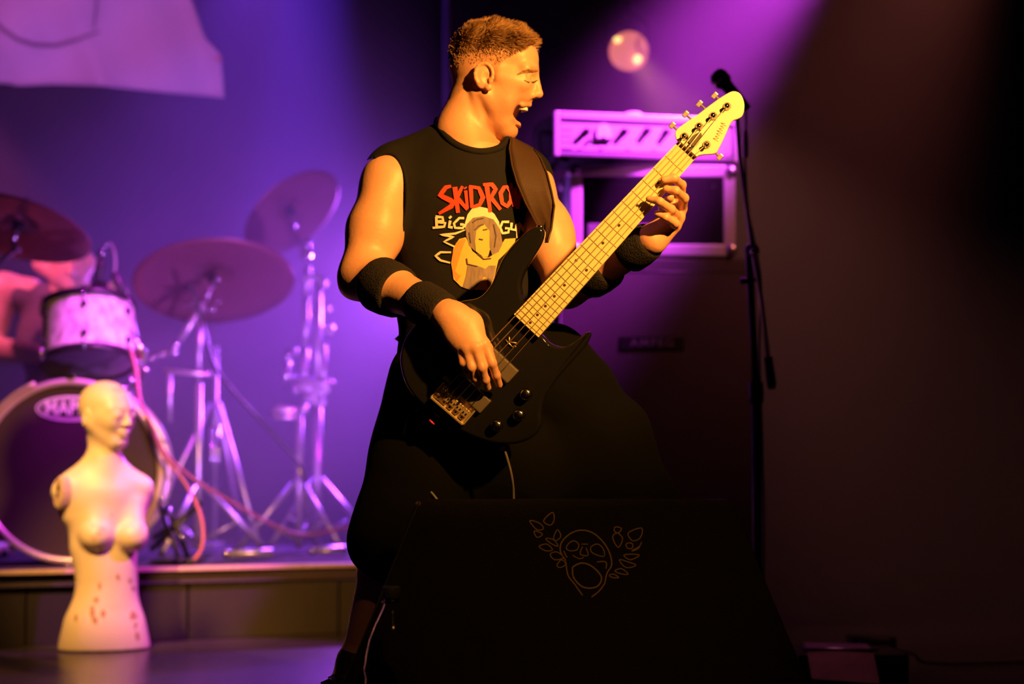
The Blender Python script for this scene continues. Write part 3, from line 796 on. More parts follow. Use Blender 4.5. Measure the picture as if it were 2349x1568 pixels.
sv, sq = S.mesh(0.0045, disp=folds)
# neckline: cloth above the scooped collar line is cut away so neck and upper chest stand free
nlx = [990, 1003, 1016, 1040, 1070, 1100, 1130, 1152, 1166]; nly = [262, 277, 303, 326, 340, 346, 343, 333, 312]
relv = sv - np.array(CAM); depc = relv[:, 1] * _cp + relv[:, 2] * _sp
ppx = CX + FPX * relv[:, 0] / depc; ppy = CY - FPX * (-relv[:, 1] * _sp + relv[:, 2] * _cp) / depc
full = MB(); full.v = [tuple(x) for x in sv]; full.f = [tuple(x) for x in sq]
ftree = BVHTree.FromPolygons([Vector(x) for x in sv], [tuple(int(i) for i in x) for x in sq])
cut = (ppy < np.interp(ppx, nlx, nly)) & (ppx > 1000) & (ppx < 1170) & (sv[:, 1] < 4.5 + 0.085)
arm_poly = [(800, 376), (838, 370), (858, 362), (880, 352), (902, 355), (920, 378), (931, 420), (931, 480), (920, 535), (902, 582), (884, 618), (860, 660), (700, 660), (700, 372)]
def in_poly(px, py, poly):
    c = np.zeros(len(px), bool)
    for i in range(len(poly)):
        (ax_1, ay_1), (bx_1, by_1) = poly[i], poly[i - 1]
        if ay_1 == by_1: continue
        cond = ((ay_1 > py) != (by_1 > py)) & (px < (bx_1 - ax_1) * (py - ay_1) / (by_1 - ay_1) + ax_1)
        c ^= cond
    return c
outer = np.linalg.norm(np.cross(sv - shR, (elR - shR) / np.linalg.norm(elR - shR)), axis=1)
cut |= in_poly(ppx, ppy, arm_poly) & (sv[:, 1] < 4.5 + 0.16)
keepf = ~cut[sq].any(1)
shirt = link_mesh('sleeveless_shirt', np_mesh('sleeveless_shirt', sv, sq[keepf]), M['shirt'], person)
shirt['label'] = 'black sleeveless shirt with red and cream band print'
st = bvh(shirt); bt = bvh(body)
# ribbed collar
cp = []
for px, py in zip(nlx[1:], nly[1:]):
    d = ray(px, py + 1.5); h_ = ftree.ray_cast(CAM, d)
    cp.append(h_[0] + Vector((0, 0.002, 0)) if h_[0] is not None else P(px, py, 4.5))
for r in ((1158, 304, 0.07), (1130, 290, 0.10), (1085, 280, 0.115), (1035, 272, 0.105)): cp.append(Vector(T(*r)))
cp = spline(cp, 6, True)
MB().tube(cp, 0.0085, 8, closed=True).build('collar', M['shirt'], shirt)
hp2 = []
for px, py in arm_poly[2:11]:
    h_ = ftree.ray_cast(CAM, ray(px + 1.5, py - 0.5))
    if h_[0] is not None: hp2.append(h_[0] + Vector((0, 0.001, 0)))
MB().tube(spline(hp2, 6), 0.0045, 8).build('armhole_hem', M['shirt'], shirt)

# --- shorts
Sh = Field()
Sh.ell(T(1108, 865), (0.20, 0.13, 0.12), k=0.04)
hemR = hipR * 0.08 + kneeR * 0.92 + np.array([-0.012, 0.0, -0.05]); hemL = hipL * 0.02 + kneeL * 0.98
Sh.chain([T(1005, 880), hipR * 0.5 + kneeR * 0.5, hemR], [0.112, 0.106, 0.098], 0.05)
Sh.chain([T(1262, 868), hipL * 0.5 + kneeL * 0.5 + np.array([0.015, 0, 0.0]), hemL], [0.125, 0.124, 0.11], 0.05)
Sh.cap(T(1090, 950), T(1150, 1040, -0.02), 0.13, 0.11, 0.05); Sh.cap(T(1150, 1060, -0.02), T(1290, 1080, 0.02), 0.12, 0.12, 0.05); Sh.cap(T(1150, 1060, -0.02), T(980, 1120, -0.05), 0.12, 0.10, 0.05)
nR = hemR - hipR; nL = hemL - hipL
def sfold(ax):
    X = ax[0][:, None, None]; Z = ax[2][None, None, :]; Y = ax[1][None, :, None]
    return np.sin((X * 0.9 - Z * 0.5) * 34 + 2 * np.sin(Z * 12)) * 0.004 + np.sin(Y * 50 + X * 20) * 0.002
pv, pq = Sh.mesh(0.0065, disp=sfold)
link_mesh('shorts', np_mesh('shorts', pv, pq), M['shorts'], person)

# --- wrist and elbow bands
def band(a, b, r1, r2, name='sweatband'):
    a, b = Vector(a), Vector(b); d = b - a
    pts = [a + d * t for t in (0, 0.04, 0.12, 0.5, 0.88, 0.96, 1)]
    rs = [r1 - 0.006, r1 - 0.001, r1 + 0.0015, (r1 + r2) / 2 + 0.003, r2 + 0.0015, r2 - 0.001, r2 - 0.006]
    return MB().tube(pts, rs, 28, True).build(name, M['band'], person)
lerp = lambda a, b, t: a + (b - a) * t
band(lerp(elR, wrR, 0.19), lerp(elR, wrR, 0.44), 0.0615, 0.0575)
band(lerp(elR, wrR, 0.66), lerp(elR, wrR, 0.96), 0.0475, 0.040)
band(lerp(elL, wrL, 0.24), lerp(elL, wrL, 0.50), 0.056, 0.0525)
band(lerp(elL, wrL, 0.72), lerp(elL, wrL, 0.985), 0.0465, 0.0395)

# --- shoes and socks
def shoe(an, ft):
    d = ft - np.array([an[0], an[1], ft[2]]); d /= np.linalg.norm(d)
    heel = np.array([an[0], an[1], 0.05]) - d * 0.055
    side = np.array([-d[1], d[0], 0]); R = np.stack([d, side, np.array([0, 0, 1.0])], 1)
    toe = heel + d * 0.275
    F = Field()
    F.cap(heel + np.array([0, 0, 0.012]), heel + d * 0.12 + np.array([0, 0, 0.01]), 0.043, 0.046, 0.02)
    F.cap(heel + d * 0.12 + np.array([0, 0, 0.008]), toe - d * 0.03 + np.array([0, 0, -0.008]), 0.046, 0.036, 0.02)
    F.cap(np.array([an[0], an[1], 0.07]), np.array([an[0], an[1], 0.15]) + (an - np.array([an[0], an[1], an[2]])), 0.05, 0.052, 0.03)
    F.cap(np.array([an[0], an[1], 0.11]), heel + d * 0.15 + np.array([0, 0, 0.02]), 0.047, 0.034, 0.03)
    F.plane((0, 0, 0.02), (0, 0, -1))
    v, q = F.mesh(0.006); o = link_mesh('shoe', np_mesh('shoe', v, q), M['shoe'], person)
    F = Field(); F.box(heel + d * 0.11 + np.array([0, 0, -0.034]), (0.12, 0.032, 0.006), R, 0.010, 0.01)
    v, q = F.mesh(0.006); v[:, 2] = np.maximum(v[:, 2], 0.001); link_mesh('sole', np_mesh('sole', v, q), M['rubber'], o)
    mb = MB()
    for k in range(5):
        c = heel + d * (0.10 + 0.024 * k) + np.array([0, 0, 0.080 - 0.010 * k])
        mb.tube([c - side * 0.026, c + np.array([0, 0, 0.010]), c + side * 0.026], 0.003, 6)
    mb.build('laces', M['rubber'], o)
    return toe
shoe(ankR, footR); shoe(ankL, footL)

# --- print on the shirt
def shirt_print(name, polys, m, off=0.003, **kw):
    mb = MB()
    for poly in polys:
        if poly[0] == 's':
            k = 1.25; ww = [x * k for x in poly[2]] if hasattr(poly[2], '__len__') else poly[2] * k
            print_stroke(mb, poly[1], ww, st, off)
    o = mb.build(name, m, shirt, recalc=False); return o
A_ = lambda x, y: (980 + x / 5.408, 400 + y / 5.408)
def U(*pts): return [A_(*p) for p in pts]
red = [('s', U((300, 150), (235, 165), (160, 262), (330, 345), (300, 400), (150, 490)), [5, 8, 8, 10, 9, 5]),
       ('s', U((345, 160), (385, 480)), [9, 7]), ('s', U((440, 150), (372, 290), (500, 440)), [5, 8, 6]),
       ('s', U((478, 205), (500, 420)), [6, 5]), ('s', U((470, 165), (480, 180)), 6),
       ('s', U((540, 150), (555, 420)), [8, 6]), ('s', U((520, 152), (640, 175), (690, 290), (650, 380), (560, 410)), [5, 7, 9, 7, 5]),
       ('s', U((735, 140), (780, 470)), [9, 6]), ('s', U((690, 132), (800, 130), (845, 190), (790, 290)), [5, 8, 8, 6]), ('s', U((780, 280), (905, 440)), [8, 6]),
       ('s', U((950, 160), (905, 240), (925, 360), (985, 400), (1035, 330), (1030, 220), (985, 160), (940, 165)), [7, 8, 7, 7, 8, 7, 6, 6]),
       ('s', U((1030, 110), (1075, 400)), [5, 7]), ('s', U((1075, 400), (1085, 250)), [6, 5]), ('s', U((1085, 170), (1115, 430)), [6, 7]), ('s', U((1115, 430), (1150, 200)), [6, 5])]
shirt_print('red_lettering', red[:7], M['red_print'], 0.0035); shirt_print('red_lettering', red[7:], M['red_print'], 0.0035)
cream = [('s', U((120, 530), (125, 670)), 5), ('s', U((75, 665), (200, 655)), 4), ('s', U((110, 525), (195, 535), (205, 575), (130, 590)), 5), ('s', U((140, 592), (230, 605), (215, 650), (130, 658)), 5),
         ('s', U((290, 575), (275, 655), (320, 660)), 5), ('s', U((280, 525), (300, 545)), 6),
         ('s', U((460, 545), (400, 545), (335, 610), (350, 665), (440, 668), (480, 625), (410, 622)), 4.5),
         ('s', U((1010, 590), (930, 590), (900, 660), (930, 730), (1000, 720), (1010, 670), (960, 668)), 4.5),
         ('s', U((1040, 600), (1035, 680), (1085, 690), (1110, 610)), 4.5), ('s', U((1105, 615), (1110, 790)), 4),
         ('s', U((1125, 730), (1135, 600), (1190, 720), (1195, 620)), 4.5),
         ('s', U((1230, 620), (1210, 650), (1240, 690), (1215, 730)), 4.5),
         ('s', U((470, 690), (350, 735), (165, 750), (330, 775), (210, 835), (350, 900)), [2, 4, 3, 4, 3, 3]),
         ('s', U((300, 965), (170, 965), (110, 1010), (170, 1065), (290, 1095)), [3, 4, 5, 4, 3])]
shirt_print('cream_lettering', cream[:7], M['cream_print'], 0.0035); shirt_print('cream_lettering', cream[7:12], M['cream_print'], 0.0035)
for k_ in (12, 13): shirt_print('printed_flourish', cream[k_:k_ + 1], M['cream_print'], 0.0035)
def pp_(name, m, off, *pts): return print_poly(name, U(*pts), st, m, shirt, off, 6)
pp_('printed_halo', M['cream_print'], 0.0022, (470, 600), (500, 500), (560, 420), (640, 400), (740, 420), (830, 490), (890, 590), (900, 700), (480, 720))
pp_('printed_body', M['yellow_print'], 0.0030, (480, 780), (560, 950), (640, 1010), (760, 1030), (860, 960), (960, 800), (1090, 790), (1080, 840), (980, 960), (880, 1060), (850, 1180), (820, 1330), (760, 1440), (600, 1430), (420, 1390), (330, 1300), (300, 1100), (330, 900), (400, 800))
pp_('printed_shoulder', M['orange_print'], 0.0036, (360, 850), (440, 790), (480, 810), (420, 960), (350, 1200), (420, 1260), (370, 1330), (315, 1200), (320, 980))
pp_('printed_hair', M['grey_print'], 0.0036, (490, 620), (570, 540), (700, 520), (820, 560), (900, 680), (930, 860), (880, 960), (800, 1000), (770, 900), (770, 700), (700, 610), (610, 700), (590, 850), (590, 950), (520, 880), (480, 750))
pp_('printed_face', M['yellow_print'], 0.0033, (585, 720), (640, 640), (700, 600), (775, 690), (785, 900), (750, 1020), (690, 1020), (600, 950))
pp_('printed_garment', M['grey_print'], 0.0037, (500, 1120), (620, 1130), (720, 1170), (760, 1130), (850, 1130), (820, 1300), (760, 1420), (720, 1300), (640, 1380), (560, 1440), (440, 1400), (480, 1260))
pp_('printed_waist', M['yellow_print'], 0.0045, (620, 1390), (700, 1270), (740, 1290), (730, 1390), (690, 1440))
for s_ in (U((590, 690), (640, 640), (700, 620)), U((640, 800), (690, 810)), U((690, 690), (745, 680)), U((620, 980), (700, 1050), (790, 1040)), U((490, 1040), (500, 1110), (620, 1140)), U((560, 600), (620, 560), (700, 545)), U((820, 620), (850, 760), (830, 900)), U((520, 720), (540, 850))):
    mb = MB(); print_stroke(mb, s_, 2.6, st, 0.005); mb.build('printed_line', M['print_dark'], shirt, recalc=False)

# --- leather strap over the left shoulder
strap = empty('guitar_strap', T(1210, 450, -0.13), 'wide dark brown leather strap over the bassist\'s shoulder', 'strap')
left = [(1170, 322), (1166, 345), (1172, 385), (1183, 425), (1203, 475), (1224, 520), (1243, 560)]
right = [(1222, 350), (1236, 372), (1250, 410), (1258, 450), (1263, 490), (1265, 525), (1256, 556)]
def hit_or(px, py, yb):
    c = cast(st, px, py, 0.006)
    return c if c is not None and abs(c.y - yb) < 0.16 else Vector(P(px, py, yb))
rows = []
for (a, b), yb in zip(zip(left, right), (4.46, 4.40, 4.375, 4.36, 4.345, 4.325, 4.30)):
    row = []
    for k in range(7):
        t = k / 6; c = hit_or(lerp(a[0], b[0], t), lerp(a[1], b[1], t), yb)
        row.append(Vector((c.x, min(c.y, yb + 0.02) - 0.004, c.z)))
    rows.append(row)
ys = [[sum(rows[max(0, min(len(rows) - 1, i + d))][k].y for d in (-1, 0, 1)) / 3 for k in range(7)] for i in range(len(rows))]
for i in range(len(rows)):
    for k in range(7): rows[i][k].y = min(rows[i][k].y, ys[i][k])
# over the shoulder and down the back to the lower strap button
tops = []
for dz, dy in ((0.008, 0.05), (-0.01, 0.11), (-0.07, 0.16), (-0.20, 0.185)):
    tops.append([rows[0][k] + Vector((-0.02 * (dy > 0.1), dy, dz + 0.004)) for k in range(7)])
tgt = [Vector(T(905, 800, 0.16)), Vector(T(905, 850, 0.08))]
mid = [[tops[-1][k].lerp(tgt[0], 0.5) + Vector((0, 0.01, 0)) for k in range(7)], [tgt[0] + Vector((0.01 * k, 0.0, 0.008 * (3 - k))) for k in range(7)]]
allr = mid[::-1] + tops[::-1] + rows
mb = MB(); vs = []; fs = []; n = len(allr)
for r in allr: vs += r
nv = len(vs); vs += [v + Vector((0, 0.003, 0)) if i // 7 >= 4 else v + Vector((0, -0.003, 0)) for i, v in enumerate(vs)]
for i in range(n - 1):
    for k in range(6):
        q = (i * 7 + k, i * 7 + k + 1, (i + 1) * 7 + k + 1, (i + 1) * 7 + k)
        fs += [q, tuple(nv + z for z in reversed(q))]
    for k in (0, 6): fs.append((i * 7 + k, (i + 1) * 7 + k, nv + (i + 1) * 7 + k, nv + i * 7 + k))
fs += [tuple(list(range(7)) + [nv + 6 - k for k in range(7)]), tuple([(n - 1) * 7 + k for k in range(7)] + [nv + (n - 1) * 7 + 6 - k for k in range(7)])]
mb.add(vs, fs, True); mb.build('strap_band', M['strap'], strap)
mb = MB()
for k in (0, 6): mb.tube([r[k] + Vector((0, -0.002, 0)) for r in rows], 0.0022, 6)
mb.build('stitched_edge', M['strap'], strap)

# ================================================================== BASS GUITAR
BO = P(1043, 925, 4.225); BN = P(1575, 346, 4.115)
Bu = (BN - BO).normalized()
Bw = Vector((0.03, -1.0, 0.10)); Bw = (Bw - Bu * Bw.dot(Bu)).normalized()
Bv = Bu.cross(Bw).normalized()
if Bv.x < 0: Bv = -Bv
SCL = (BN - BO).length
def uv(px, py, wz=0.0):
    """local (u, v) where the pixel ray meets the plane wz above the body face"""
    d = ray(px, py); o = BO + Bw * wz
    t = (o - CAM).dot(Bw) / d.dot(Bw); p = CAM + d * t - BO
    return p.dot(Bu), p.dot(Bv)
def L3(u, v, wz=0.0): return BO + Bu * u + Bv * v + Bw * wz
BAX = (Bu, Bv, Bw)
bass = empty('bass_guitar', BO, 'five-string electric bass with glossy black body and pale maple neck', 'bass guitar')
out = [(1243, 768), (1262, 787), (1290, 795), (1318, 783), (1346, 761), (1353, 768), (1340, 795), (1310, 830), (1275, 870), (1248, 912), (1240, 945), (1240, 973),
       (1224, 1000), (1190, 1016), (1150, 1019), (1108, 1011), (1060, 991), (1010, 961), (965, 926), (935, 890), (920, 850), (918, 812), (931, 773), (962, 735), (1010, 705),
       (1060, 690), (1098, 682), (1124, 655), (1139, 622), (1154, 590), (1181, 556), (1211, 528), (1234, 519), (1247, 530), (1242, 556), (1222, 590), (1203, 620), (1193, 648),
       (1195, 672), (1200, 695), (1188, 716), (1206, 748)]
ol = [L3(*uv(*p)) for p in out]
bodyb = MB().prism(spline(ol, 5, True), -Bw * 0.042, 0.007).build('body', M['bassblack'], bass)
# neck and fretboard
nutw, heelw = 0.051, 0.074
uH = uv(1207, 747, 0.016)[0]; cH = sum(uv(1207, 747, 0.016)[1:]) ; uN = SCL; cN = sum(uv(1574, 345, 0.016)[1:])
def cv(u): return cH + (cN - cH) * (u - uH) / (uN - uH)
def wv(u): return heelw + (nutw - heelw) * (u - uH) / (uN - uH)
def nring(u, f0, f1, rnd, n=9, dep=0.012):
    c, hw = cv(u), wv(u) / 2; pts = []
    for k in range(n):
        t = math.pi * k / (n - 1); pts.append(L3(u, c + hw * math.cos(t), f0 - dep * math.sin(t) ** rnd))
    return pts
mb = MB(); us = [uH + 0.001 + (uN + 0.003 - uH) * i / 14 for i in range(15)]; vs = []
for u in us: vs += nring(u, 0.010, 0, 0.9, 9, 0.018 if u > uH + 0.06 else 0.012)
fs = [(i * 9 + k, i * 9 + k + 1, (i + 1) * 9 + k + 1, (i + 1) * 9 + k) for i in range(14) for k in range(8)]
fs += [(i * 9, i * 9 + 8, (i + 1) * 9 + 8, (i + 1) * 9) for i in range(14)]
fs += [tuple(range(9)), tuple(14 * 9 + k for k in range(9))]
mb.add(vs, fs, True); mb.build('neck', M['maplelight'], bass)
fb = [L3(uH, cv(uH) - heelw / 2, 0.0165), L3(uN, cv(uN) - nutw / 2, 0.0165), L3(uN, cv(uN) + nutw / 2, 0.0165), L3(uH, cv(uH) + heelw / 2, 0.0165)]
fretb = MB().prism(fb, -Bw * 0.0065, 0.0012).build('fretboard', M['maple'], bass)
NF = 23; span = (uN - uH) / (1 - 2 ** (-(NF + 0.6) / 12)); fu = []
for i in range(1, NF + 1):
    u = uN - span * (1 - 2 ** (-i / 12)); fu.append(u)
    c, hw = cv(u), wv(u) / 2 - 0.0015
    MB().tube([L3(u, c - hw, 0.0168), L3(u, c, 0.0172), L3(u, c + hw, 0.0168)], 0.0006, 5).build('fret', M['fret'], fretb)
fu = [uN] + fu
for i in (3, 5, 7, 9, 15, 17, 19, 21, 23):
    u = (fu[i - 1] + fu[i]) / 2
    MB().lathe([(0, 0.0004), (0.0030, 0.0004), (0.0030, -0.001)], L3(u, cv(u) + 0.002, 0.0168), Bw, 12, False).build('position_dot', M['dot'], fretb)
u = (fu[11] + fu[12]) / 2
for s in (-1, 1): MB().lathe([(0, 0.0004), (0.0030, 0.0004), (0.0030, -0.001)], L3(u, cv(u) + s * 0.015, 0.0168), Bw, 12, False).build('position_dot', M['dot'], fretb)
MB().box(L3(uN + 0.003, cv(uN), 0.0165), (0.005, nutw, 0.011), BAX, 0.001).build('nut', M['dot'], bass)
# headstock
hs = [(1557, 328), (1548, 309), (1553, 296), (1575, 279), (1602, 261), (1632, 238), (1660, 219), (1681, 209), (1697, 214), (1706, 231), (1707, 250), (1702, 266), (1692, 273), (1681, 277),
      (1674, 286), (1667, 302), (1658, 322), (1649, 340), (1642, 351), (1630, 354), (1612, 355), (1600, 358), (1592, 361)]
hl = spline([L3(*uv(*p, 0.006), 0.006) for p in hs], 4, True)
head = MB().prism(hl, -Bw * 0.015, 0.0022).build('headstock', M['maplelight'], bass)
posts = [(1668, 243), (1636, 265), (1604, 289), (1570, 312), (1621, 331)]
pl = []
for i, p in enumerate(posts):
    u, v = uv(*p, 0.012); pl.append((u, v))
    t = empty('tuner', L3(u, v, 0.006)); t.parent = bass; t.location = L3(u, v, 0.006) - Vector(bass.location)
    MB().lathe([(0.0085, 0.006), (0.0085, 0.0078), (0.005, 0.009), (0.0042, 0.018), (0.0052, 0.020), (0, 0.021)], L3(u, v, 0.0), Bw, 16).build('post', M['chrome'], t)
    sg = -1 if i < 4 else 1
    d = Bv * sg; base = L3(u, v, -0.012)
    outd = 0.021 + (0.004 if i in (1, 2) else 0)
    MB().box(base, (0.022, 0.022, 0.008), BAX, 0.002).build('gear_housing', M['chrome'], t)
    MB().tube([base, base + d * (outd + 0.012)], 0.0026, 8).build('shaft', M['satin'], t)
    e = base + d * (outd + 0.016)
    MB().box(e, (0.015, 0.010, 0.005), BAX, 0.0022).build('key', M['satin'], t)
u, v = uv(1597, 318, 0.006)
MB().prism(spline([L3(u + a, v + b, 0.0092) for a, b in ((0.016, 0), (0.006, 0.008), (-0.014, 0.010), (-0.016, 0), (-0.014, -0.010), (0.006, -0.008))], 4, True), -Bw * 0.003, 0.0006).build('truss_rod_cover', M['pickup'], bass)
u, v = uv(1582, 337, 0.006)
MB().lathe([(0, 0.009), (0.0055, 0.008), (0.0055, 0)], L3(u, v, 0.006), Bw, 14).build('string_tree', M['chrome'], bass)
# maker's script running along the lower edge of the headstock: faint vertical lettering
mb = MB(); a = Vector(uv(1641, 322, 0.0065)); b = Vector(uv(1662, 281, 0.0065)); d = (b - a).normalized(); n = Vector((d.y, -d.x))
for i in range(7):
    c = a.lerp(b, (i + 0.5) / 7); hh = 0.0045 if i % 3 else 0.0065
    for (o1, o2) in (((-0.002, -hh), (-0.001, hh)), ((-0.001, hh), (0.002, -hh * 0.4))):
        p1 = c + d * o1[0] + n * o1[1]; p2 = c + d * o2[0] + n * o2[1]
        mb.tube([L3(p1.x, p1.y, 0.0063), L3(p2.x, p2.y, 0.0063)], 0.0006, 4)
mb.build('headstock_script', M['fret'], head)
# bridge
br = empty('bridge', L3(0, 0, 0)); br.parent = bass; br.location = (0, 0, 0)
cs = [(990, 910), (1063, 973), (1093, 938), (1020, 876)]
q = [L3(*uv(*p, 0.003), 0.003) for p in cs]
MB().prism(q, -Bw * 0.003, 0.0008).build('base_plate', M['gold'], br)
q2 = [q[0] + Bw * 0.012, q[1] + Bw * 0.012]; dd = (q[1] - q[0]).normalized()
MB().box((q[0] + q[1]) / 2 + Bw * 0.005, ((q[1] - q[0]).length, 0.005, 0.013), (dd, dd.cross(Bw), Bw), 0.001).build('rear_lip', M['gold'], br)
for e, f in ((q[0], q[3]), (q[1], q[2])):
    dd2 = (f - e).normalized(); MB().box((e + f) / 2 + Bw * 0.003, ((f - e).length, 0.004, 0.008), (dd2, dd2.cross(Bw), Bw), 0.001).build('side_wall', M['gold'], br)
vb = [(-0.040 + 0.020 * i) for i in range(5)]
ub = (uv(1043, 925, 0.006)[0])
dq = dd; uq = (q[3] - q[0]).normalized()
ctr = (q[0] + q[1] + q[2] + q[3]) / 4
sad = []
for i in range(5):
    c = ctr + dq * ((i - 2) * 0.0165) + uq * 0.002 + Bw * 0.009; sad.append(c + Bw * 0.006 + uq * 0.008)
    s_ = MB().box(c, (0.012, 0.019, 0.011), (dq, uq, Bw), 0.002).build('saddle', M['gold'], br)
    for k in (-1, 1): MB().tube([c + dq * 0.0035 * k + Bw * 0.002, c + dq * 0.0035 * k + Bw * 0.0085], 0.0016, 6).build('saddle_screw', M['chrome'], s_)
    MB().tube([c - uq * 0.008, c - uq * 0.018], 0.0024, 6).build('intonation_spring', M['chrome'], s_)
# strings
nutp = [L3(uN + 0.002, cv(uN) - nutw / 2 + 0.007 + (nutw - 0.014) * i / 4, 0.0215) for i in range(5)]
order = [3, 2, 1, 0, 4]
order = [3, 2, 1, 0, 4]
for i in range(5):
    u, v = pl[[3, 2, 1, 0, 4][i]]
    MB().tube([sad[i], nutp[i], L3(u, v, 0.014)], [0.00135 - 0.00012 * i] * 3, 6).build('string', M['string'], bass)
# pickups, emblem, knobs, controls
def on_strings(t): return (sad[2] + (nutp[2] - sad[2]) * t) - BO
for (px, py), hw in (((1134, 824), 0.056), ((1071, 893), 0.056)):
    u, v = uv(px, py, 0.006); pk = MB().box(L3(u, v, 0.0065), (0.036, hw * 2, 0.013), BAX, 0.003).build('pickup', M['pickup'], bass)
mb = MB()
def K(px, py): return L3(*uv(px, py, 0.0015), 0.0015)
for a, b, r in ((K(1160, 779), K(1176, 796), 0.0018), (K(1168, 772), K(1169, 784), 0.002), (K(1169, 784), K(1188, 787), 0.0016), (K(1176, 796), K(1186, 789), 0.0016), (K(1181, 794), K(1184, 795), 0.0012)):
    mb.tube([a, (a + b) / 2 + Bw * 0.001, b], [r * 0.6, r, r * 0.6], 6)
mb.build('body_emblem', M['gold'], bass)
for px, py in ((1206, 904), (1190, 952), (1139, 976)):
    u, v = uv(px, py, 0.008)
    kb = MB().lathe([(0.0125, 0.0), (0.0125, 0.010), (0.0115, 0.0165), (0.009, 0.0185), (0, 0.019)], L3(u, v, 0.0), Bw, 20).build('knob', M['chrome'], bass)
    MB().lathe([(0.0135, -0.001), (0.0135, 0.002)], L3(u, v, 0.0), Bw, 20).build('washer', M['blackmetal'], kb)
u, v = uv(1000, 966); MB().lathe([(0, 0), (0.009, 0.001), (0.009, 0.004), (0.006, 0.006), (0, 0.007)], L3(*uv(996, 962, -0.02), -0.02) - Bu * 0.004, -Bu, 12).build('strap_lock', M['redplastic'], bass)
pj = L3(*uv(1153, 1020, -0.02), -0.02)
MB().tube([pj + Bw * 0 + Vector((0, 0, 0.008)), pj + Vector((0.002, 0, -0.012))], 0.006, 10).build('jack_plug', M['chrome'], bass)
hp = L3(*uv(1238, 527, -0.015), -0.015)
MB().lathe([(0.004, -0.006), (0.004, 0.004), (0.008, 0.006), (0.008, 0.009), (0, 0.010)], hp, (Bu - Bv * 0.6).normalized(), 12).build('strap_button', M['chrome'], bass)
tp = L3(*uv(1349, 764, -0.012), -0.012)
MB().ball(tp + Bw * 0.006, 0.0035, 10).build('horn_button', M['chrome'], bass)
# cables
c1 = [pj, P(1163, 1050, 4.25), P(1174, 1095, 4.27), P(1178, 1145, 4.30), P(1176, 1250, 4.33), P(1165, 1400, 4.36)]
end = P(1165, 1400, 4.36); c1 += [Vector((end.x + 0.02, 4.40, 0.03)), Vector((end.x + 0.25, 4.5, 0.006)), Vector((end.x + 0.6, 4.85, 0.006)), Vector((end.x + 0.72, 5.4, 0.006))]
tag(MB().tube(spline(c1, 6), 0.0032, 8).build('instrument_cable', M['cordgrey']), 'thin cable hanging from the bottom of the bass guitar', 'cable')
c2 = [P(958, 940, 4.31), P(938, 955, 4.315), P(928, 985, 4.33), P(928, 1020, 4.34), P(940, 1060, 4.34), P(965, 1100, 4.33), P(1003, 1146, 4.31), P(1020, 1180, 4.33), P(1025, 1300, 4.36)]
e2 = P(1025, 1300, 4.36); c2 += [Vector((e2.x + 0.02, 4.38, 0.08)), Vector((e2.x + 0.10, 4.42, 0.005)), Vector((e2.x + 0.2, 4.75, 0.005))]
tag(MB().tube(spline(c2, 6), 0.0030, 8).build('wireless_cable', M['cordgrey']), 'thin looping cable dangling at the bassist\'s hip beside the body of the bass', 'cable')

# ================================================================== MANNEQUIN
MY = 6.43; MS = MPP(MY)
Mq = lambda px, py, d=0.0: PA(px, py, MY + d)
mz = P(238, 1485, MY).z
mann = empty('mannequin', P(238, 1485, MY) * 1.0, 'bald cream mannequin torso without arms standing on the stage floor', 'mannequin')
mann.location.z = 0.0
F = Field()
hy = math.radians(33); hf = np.array([math.cos(hy), -math.sin(hy), 0]); hg = np.array([-math.sin(hy), -math.cos(hy), 0]); hz = np.array([0, 0, 1.0])
hR = np.stack([hf, hg, hz], 1) @ rotm('Y', 4); h0 = Mq(243, 946)
def mh(x, l, z): return h0 + hR @ np.array([x, l, z])
F.ell(mh(-0.006, 0, 0.022), (0.097, 0.076, 0.082), hR, k=0.02)
F.ell(mh(0.040, 0, -0.030), (0.050, 0.054, 0.075), hR, k=0.03)
F.ell(mh(0.063, 0, -0.094), (0.024, 0.024, 0.018), hR, k=0.02)
for s in (-1, 1):
    F.cap(mh(0.0, 0.050 * s, -0.040), mh(0.054, 0.015 * s, -0.092), 0.026, 0.020, 0.025)
    F.cap(mh(0.080, 0.014 * s, 0.016), mh(0.066, 0.042 * s, 0.012), 0.011, 0.009, 0.022)
    F.ell(mh(0.106, 0.031 * s, -0.001), (0.015, 0.014, 0.007), hR, k=0.012, sub=True)
    F.ell(mh(0.081, 0.030 * s, -0.004), (0.014, 0.015, 0.011), hR, k=0.010)
    F.cap(mh(0.060, 0.036 * s, -0.026), mh(0.03, 0.048 * s, -0.014), 0.018, 0.016, 0.03)
    F.ell(mh(-0.012, 0.076 * s, -0.018), (0.017, 0.008, 0.030), hR @ rotm('Y', 12), k=0.006)
    F.ell(mh(-0.008, 0.085 * s, -0.014), (0.008, 0.006, 0.014), hR, k=0.004, sub=True)
F.cap(mh(0.092, 0, 0.004), mh(0.107, 0, -0.030), 0.006, 0.009, 0.008)
for s in (-1, 1): F.ell(mh(0.098, 0.010 * s, -0.034), (0.009, 0.006, 0.007), hR, k=0.005)
F.cap(mh(0.088, -0.018, -0.058), mh(0.093, 0, -0.056), 0.006, 0.007, 0.005); F.cap(mh(0.093, 0, -0.056), mh(0.088, 0.018, -0.058), 0.007, 0.006, 0.005)
F.cap(mh(0.085, -0.014, -0.069), mh(0.090, 0, -0.070), 0.006, 0.008, 0.005); F.cap(mh(0.090, 0, -0.070), mh(0.085, 0.014, -0.069), 0.008, 0.006, 0.005)
